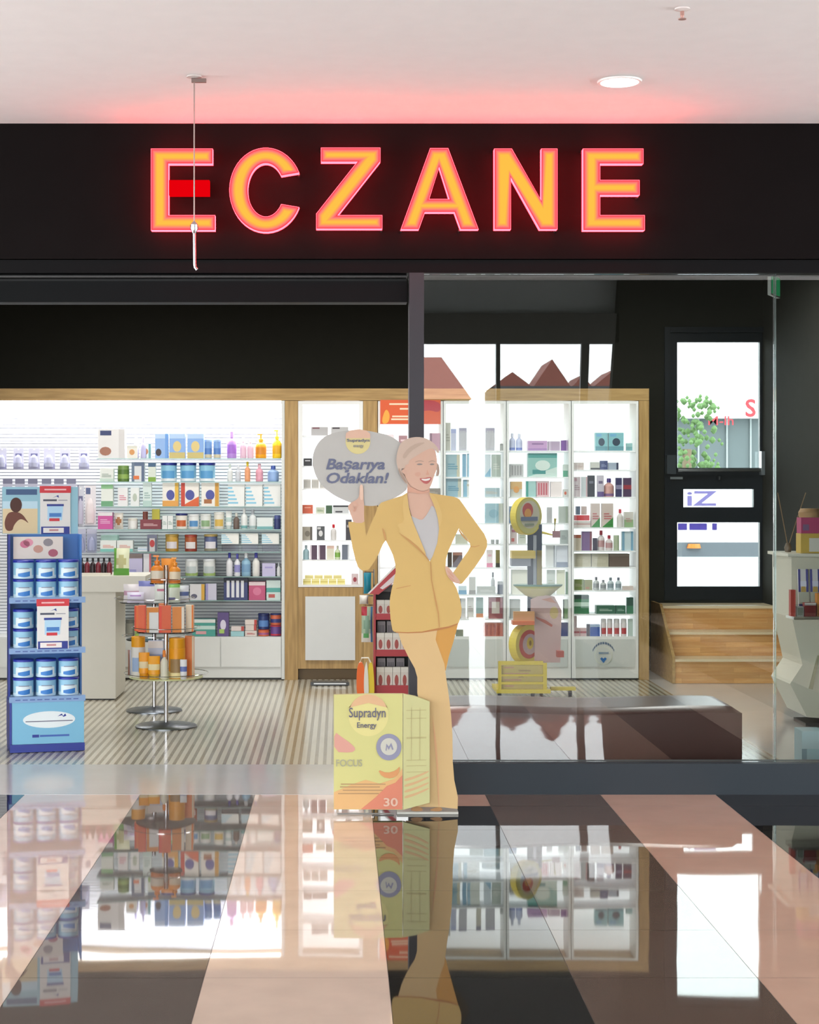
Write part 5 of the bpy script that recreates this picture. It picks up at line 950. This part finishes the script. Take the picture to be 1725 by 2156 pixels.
# boards: the grey bubble, the figure's board
pr('speech_bubble', A([(75, 350), (85, 290), (120, 215), (180, 160), (260, 127), (350, 110), (440, 106), (540, 108), (640, 128), (720, 145), (800, 185), (850, 230), (900, 330), (905, 600), (860, 650), (760, 705), (640, 762), (520, 760), (400, 732), (350, 712), (260, 670), (170, 600), (110, 520), (80, 430)]), 0, GRY, 2, th=.008)
jacket = A([(895, 645), (850, 672), (740, 708), (670, 732), (640, 765), (620, 830), (590, 890), (560, 965), (540, 1022), (531, 970), (527, 900), (385, 898), (385, 925), (400, 1000), (420, 1120), (445, 1220), (468, 1290), (505, 1320), (555, 1318), (592, 1268), (640, 1190), (685, 1090), (708, 1058), (740, 1120), (770, 1185), (790, 1260), (795, 1330), (780, 1400), (760, 1480), (745, 1560), (742, 1640), (750, 1740), (765, 1830), (778, 1848), (900, 1852), (1020, 1847), (1160, 1817), (1250, 1802), (1340, 1772), (1362, 1700), (1365, 1650), (1350, 1560), (1320, 1470), (1285, 1410), (1245, 1340), (1225, 1280), (1230, 1220), (1250, 1150), (1290, 1060), (1340, 955), (1368, 990), (1410, 1040), (1438, 1085), (1440, 1112), (1420, 1152), (1370, 1222), (1325, 1290), (1275, 1358), (1300, 1400), (1345, 1436), (1368, 1432), (1420, 1370), (1500, 1262), (1560, 1172), (1585, 1112), (1585, 1060), (1560, 1000), (1500, 920), (1430, 822), (1380, 750), (1345, 702), (1300, 682), (1200, 667), (1085, 648), (1130, 760), (1160, 870), (1170, 960), (1155, 1080), (1115, 1195), (1090, 1240), (1050, 1180), (1000, 1060), (960, 960), (920, 850), (900, 760)])
body = A([(898, 560), (870, 520), (850, 440), (870, 380), (960, 320), (1100, 255), (1140, 300), (1152, 380), (1148, 450), (1125, 500), (1108, 560), (1085, 610), (1092, 660), (1150, 790), (1165, 900), (1160, 1080), (1090, 1230), (1020, 1110), (930, 850), (895, 700), (893, 620)])
pr('figure_board', body, 1, SKIN, 1, th=.006)
pr('blouse', A([(905, 840), (950, 856), (1015, 888), (1050, 858), (1090, 790), (1108, 752), (1150, 800), (1172, 880), (1176, 960), (1162, 1080), (1120, 1200), (1092, 1246), (1045, 1185), (995, 1060), (955, 960), (920, 880)]), 2.2, BL)
jk = pr('jacket', jacket, 3.4, JK, 0, th=.005)
for poly in ([(895, 660), (905, 760), (930, 860), (965, 950), (1010, 1060), (1060, 1185), (1050, 1180), (985, 1110), (900, 1040), (820, 990), (835, 960), (800, 925), (870, 900), (855, 800), (860, 690)], [(1085, 660), (1130, 760), (1162, 870), (1172, 960), (1200, 860), (1180, 780), (1150, 700), (1110, 660)]):
    pr('lapel', A(poly), 4.5, JKL, 1, jk)
pr('seam', A([(1092, 1245), (1100, 1400), (1130, 1560), (1160, 1700), (1168, 1812), (1176, 1808), (1168, 1690), (1140, 1550), (1108, 1400), (1100, 1245)]), 4.5, JKD, 0, jk)
pr('pocket_flap', A([(798, 1472), (890, 1452), (925, 1446), (925, 1452), (890, 1460), (800, 1480)]), 4.5, JKD, 0, jk)
pr('armpit_fold', A([(676, 950), (690, 1010), (702, 1060), (714, 1062), (706, 1000), (690, 960)]), 4.5, JKD, 1, jk)
pr('armpit_fold', A([(1340, 955), (1370, 1000), (1410, 1046), (1440, 1085), (1420, 1070), (1370, 1025), (1338, 975)]), 4.5, JKD, 1, jk)
pr('lapel_fold', A([(820, 992), (900, 1042), (985, 1112), (1055, 1190), (1088, 1238), (1080, 1238), (1040, 1190), (975, 1125), (890, 1052)]), 5.2, JKD, 0, jk)
pr('elbow_fold', A([(1440, 1108), (1480, 1110), (1520, 1098), (1520, 1104), (1480, 1118), (1442, 1116)]), 4.5, JKD, 0, jk)
# head
hd = pr('face', A([(862, 440), (890, 380), (960, 325), (1060, 262), (1130, 262), (1148, 330), (1154, 390), (1148, 450), (1126, 500), (1112, 555), (1092, 600), (1062, 626), (1020, 632), (975, 618), (925, 590), (905, 560), (880, 520)]), 4.6, SKIN, 2)
pr('neck_shade', A([(893, 600), (930, 596), (975, 622), (1030, 640), (1085, 618), (1088, 640), (1010, 660), (940, 640), (900, 650)]), 4, SKD, 1)
pr('hair', A([(798, 370), (806, 300), (832, 222), (872, 188), (925, 170), (985, 163), (1045, 172), (1100, 198), (1145, 238), (1172, 285), (1160, 312), (1136, 268), (1090, 262), (1030, 292), (965, 332), (912, 365), (905, 400), (880, 404), (868, 440), (850, 430), (842, 455), (862, 490), (880, 520), (905, 572), (888, 572), (860, 540), (832, 492), (815, 445)]), 5.6, HAIR, 1)
for pl in ([(850, 330), (900, 260), (980, 215), (1060, 210), (1000, 240), (920, 290), (870, 360)], [(820, 420), (840, 470), (870, 515), (895, 565), (880, 560), (850, 520), (828, 480)]): pr('hair_strand', A(pl), 6.4, HAD if pl[0][0] == 820 else PM('bba292', .6), 1)
pr('hair_side', A([(1140, 388), (1162, 392), (1174, 445), (1168, 500), (1140, 504), (1150, 450)]), 4.2, HAD, 1)
pr('ear', A([(845, 455), (862, 442), (880, 460), (884, 490), (870, 486), (852, 474)]), 6.2, SKIN, 1)
for cx, w_ in ((1000, 38), (1108, 30)):
    pr('eyebrow', A([(cx - w_, 378), (cx, 366), (cx + w_, 374), (cx + w_, 379), (cx, 373), (cx - w_, 384)]), 5.6, HAD, 1, hd)
    pr('eye', A([(cx - w_ * .7, 402), (cx - w_ * .2, 392), (cx + w_ * .4, 393), (cx + w_ * .8, 402), (cx + w_ * .3, 408), (cx - w_ * .3, 409)]), 5.6, PM('8f7f7a', .5), 1, hd)
pr('nose', A([(1068, 440), (1076, 475), (1088, 488), (1070, 494), (1052, 488), (1062, 478)]), 5.6, SKD, 1, hd)
pr('cheek', A([(950, 480), (1000, 462), (1016, 490), (980, 515)]), 5.4, PM('cf9f8b', .55), 2, hd)
lp_ = pr('lips', A([(998, 520), (1040, 522), (1075, 512), (1108, 512), (1096, 545), (1068, 572), (1038, 566), (1014, 545)]), 5.8, LIP, 1, hd)
pr('teeth', A([(1012, 526), (1050, 528), (1098, 518), (1086, 538), (1055, 546), (1028, 540)]), 6.6, PM('e4d8d4', .4), 1, lp_)
# hands
pr('hem_shade', A([(778, 1842), (900, 1850), (1020, 1845), (1160, 1815), (1250, 1800), (1338, 1772), (1330, 1786), (1250, 1816), (1160, 1836), (1020, 1858), (900, 1862), (800, 1858)]), 3, PM('b5743c', .55), 0)
hn = pr('raised_hand', A([(430, 908), (415, 862), (396, 810), (378, 770), (400, 736), (448, 712), (474, 690), (482, 640), (482, 592), (496, 572), (514, 590), (516, 690), (522, 760), (520, 850), (526, 908)]), 4.2, SKIN, 1)
for pl in ([(378, 768), (402, 752), (430, 762), (440, 792), (424, 800), (400, 776)], [(404, 742), (440, 722), (464, 738), (468, 768), (446, 762), (424, 752)]): pr('finger', A(pl), 5.4, PM('d3a590', .55), 1, hn)
pr('finger_crease', A([(425, 800), (440, 794), (446, 764), (454, 768), (448, 802), (432, 812)]), 6, SKD, 1, hn)
pr('pointing_finger', A([(484, 700), (483, 590), (496, 571), (513, 590), (514, 700), (500, 712)]), 5.4, PM('e3bda9', .55), 1, hn)
h2 = pr('hip_hand', A([(1222, 1275), (1262, 1298), (1302, 1352), (1352, 1412), (1350, 1434), (1308, 1428), (1268, 1402), (1240, 1362), (1226, 1320)]), 5, SKIN, 1)
for pl in ([(1232, 1310), (1262, 1330), (1300, 1372), (1296, 1384), (1258, 1350)], [(1240, 1350), (1270, 1372), (1310, 1410), (1300, 1418), (1262, 1394)]): pr('finger', A(pl), 5.8, SKD, 1, h2)
# trousers, shoes
pr('back_trouser_leg', B([(1100, 600), (1335, 590), (1318, 660), (1296, 740), (1262, 850), (1238, 960), (1180, 900)]), 1.2, TRD, 0, th=.006)
tr_ = pr('trousers', B([(850, 600), (1180, 600), (1160, 720), (1190, 800), (1228, 905), (1240, 1000), (1262, 1150), (1280, 1300), (1290, 1450), (1292, 1650), (1304, 1800), (1332, 1930), (1330, 2022), (1200, 2008), (1000, 2006), (932, 2012), (960, 1900), (1060, 1700), (1050, 1300), (1020, 1130), (1020, 1010), (1000, 940), (950, 850), (900, 750)]), 2.4, TR, 0, th=.006)
pr('crease', B([(1135, 1300), (1165, 1500), (1180, 1700), (1190, 2000), (1182, 2000), (1168, 1700), (1150, 1500)]), 3.4, PM('d8a276', .55), 0, tr_)
for pl in ([(958, 2030), (1000, 1998), (1050, 2010), (1068, 2034), (1010, 2042)], [(1105, 2032), (1150, 2014), (1200, 2006), (1218, 2030), (1180, 2044)]): pr('shoe', B(pl), 4, PM('a87848', .5), 1)
d = MB(O); d.box(X(836, YU), X(965, YU), YU - .012, YU + .12, .001, .012, PM('c9c4bc', .5)); d.build('foot_base', cu_)
d = MB(O); x = X(925, YU); d.add([(x, YU + .009, .013), (x, YU + .2, .013), (x, YU + .009, .9), (x + .006, YU + .009, .013), (x + .006, YU + .2, .013), (x + .006, YU + .009, .9)], [(0, 1, 2), (3, 5, 4), (0, 3, 4, 1), (1, 4, 5, 2), (2, 5, 3, 0)], PM('c9c0ae', .6)); d.build('strut', cu_)
# printed lettering on the bubble
ink = PM('5e6280', .5)
yT = YU - .0025
d = MB(O); d.ptext('Başarıya', 640 + 192 / 4.107, 640 + 702 / 4.107, 880 + 352 / 4.107, 880 + 475 / 4.107, yT, ink, shear=.22, bold=.026); d.build('lettering', cu_)
d = MB(O); d.ptext('Odaklan!', 640 + 196 / 4.107, 640 + 735 / 4.107, 880 + 472 / 4.107, 880 + 566 / 4.107, yT, ink, shear=.22, bold=.026); d.build('lettering', cu_)
sg = pr('bubble_emblem', [(p[0], p[1]) for p in ell(640 + 468 / 4.107, 880 + 205 / 4.107, 26, 26, 30)], 1.1, PM('d9c98a', .55), 0)
pr('emblem_top', A([(360, 175), (366, 130), (400, 108), (470, 98), (540, 108), (572, 135), (576, 175)]), 2.1, PM('dcb29c', .55), 0, sg)
d = MB(O); d.ptext('Supradyn', 640 + 372 / 4.107, 640 + 566 / 4.107, 880 + 180 / 4.107, 880 + 214 / 4.107, YU - .0048, INK, bold=.02); d.ptext('energy', 640 + 428 / 4.107, 640 + 515 / 4.107, 880 + 234 / 4.107, 880 + 262 / 4.107, YU - .0048, PM('8a8a98', .5)); d.build('emblem_lettering', sg)
# printed product box
bx = thing('printed_box', 'oversized yellow cardboard product box beside the cutout legs', 'cardboard box', (X(776, YU), YU - .03, 0)); OB = bx.location
YX = YU - .045
def pb(name, poly, lay, mat_, sm=0, parent=None, th=.0014, holes=()):
    d = MB(OB); d.pprism(smooth_poly(poly, sm) if sm else poly, YX - lay * .0016, th, mat_, holes); return d.build(name, parent or bx)
YEL = PM('cfc882', .55)
pb('front_panel', [(703, 1463), (776, 1461), (848, 1461), (848, 1705), (703, 1704)], 0, YEL, th=.03)
sd = pb('side_panel', [(849, 1461), (874, 1466), (905, 1477), (905, 1690), (849, 1705)], 0, PM('c9c38c', .55), th=.03)
for y_ in (1495, 1512, 1552, 1554, 1600, 1612, 1625): pb('printed_line', [(856, y_), (898, y_ - 1), (898, y_ + .6), (856, y_ + 1.8)], .9, PM('b9ad78', .5), 0, sd)
for x_ in (866, 884): pb('printed_line', [(x_, 1490), (x_ + 1, 1490), (x_ + 1, 1600), (x_, 1600)], .9, PM('bdb07c', .5), 0, sd)
for k in range(4): pb('side_wave', [(852, 1640 + k * 12), (875, 1634 + k * 12), (903, 1622 + k * 12), (903, 1626 + k * 12), (875, 1639 + k * 12), (852, 1646 + k * 12)], .9, PM('d2a878', .5), 1, sd)
pb('lower_wave', [(703.5, 1668), (740, 1652), (770, 1642), (800, 1650), (830, 1640), (847.5, 1618), (847.5, 1704), (703.5, 1703.5)], 1, PM('dfae74', .55))
pb('red_wave', [(760, 1704), (790, 1680), (815, 1655), (833, 1648), (847.5, 1632), (847.5, 1704)], 1.9, PM('d78064', .55))
pb('orange_curl', [(795, 1620), (815, 1628), (835, 1622), (843, 1612), (840, 1630), (825, 1640), (805, 1636)], 1.9, PM('d8945c', .55), 1)
pb('emblem_disc', ell(776, 1506, 42, 44, 36), 1, PM('ded28a', .55))
pb('emblem_arc', [(735, 1490)] + [(776 + 40 * math.cos(math.radians(a)), 1500 + 38 * math.sin(math.radians(a))) for a in range(195, 346, 10)] + [(816, 1490), (776, 1480)], 1.9, PM('dcae84', .55))
pb('pink_swoosh', [(704, 1540), (720, 1552), (740, 1566), (750, 1578), (740, 1585), (704, 1583)], 1, PM('d69a8c', .55), 1)
rg = pb('badge_ring', ell(819, 1573, 26.5, 28, 36), 1.9, PM('8d8ba4', .55))
pb('badge_centre', ell(819, 1572, 17.5, 18, 30), 2.8, PM('c9c4b8', .55), 0, rg)
pb('badge_mark', A([]) or [(812, 1580), (814, 1566), (819, 1572), (824, 1564), (829, 1578), (826, 1579), (823, 1571), (819, 1579), (815, 1572), (814, 1581)], 3.6, PM('8d8ba4', .55), 0, rg)
d = MB(OB); yq = YX - .0056; TI = PM('5c5a70', .5)
d.ptext('Supradyn', 735, 812, 1490, 1517, yq, TI, bold=.006); d.ptext('Energy', 752, 793, 1521, 1536, yq, TI, bold=.01); d.build('lettering', bx)
d = MB(OB); d.ptext('FOCUS', 708, 763, 1599, 1614, YX - .003, PM('a8a58a', .5), bold=.012); d.build('lettering', bx)
d = MB(OB)
for y_, a, b_ in ((1650, 718, 812), (1656, 716, 800), (1663, 722, 806), (1670, 712, 798)): d.pbox(a, b_, y_, y_ + 2, YX - .0045, .0012, PM('b08a60', .5))
d.ptext('30', 808, 838, 1680, 1698, YX - .0056, PM('e2b9a4', .5), bold=.02); d.build('small_print', bx)
d = MB(OB); d.box(X(710, YX), X(830, YX), YX + .0305, YX + .0325, .001, .008, PM('8a8480', .6)); d.box(X(770, YX), X(776, YX), YX + .0305, YX + .0325, .009, .3, PM('c9c0ae', .6)); d.build('support', bx)
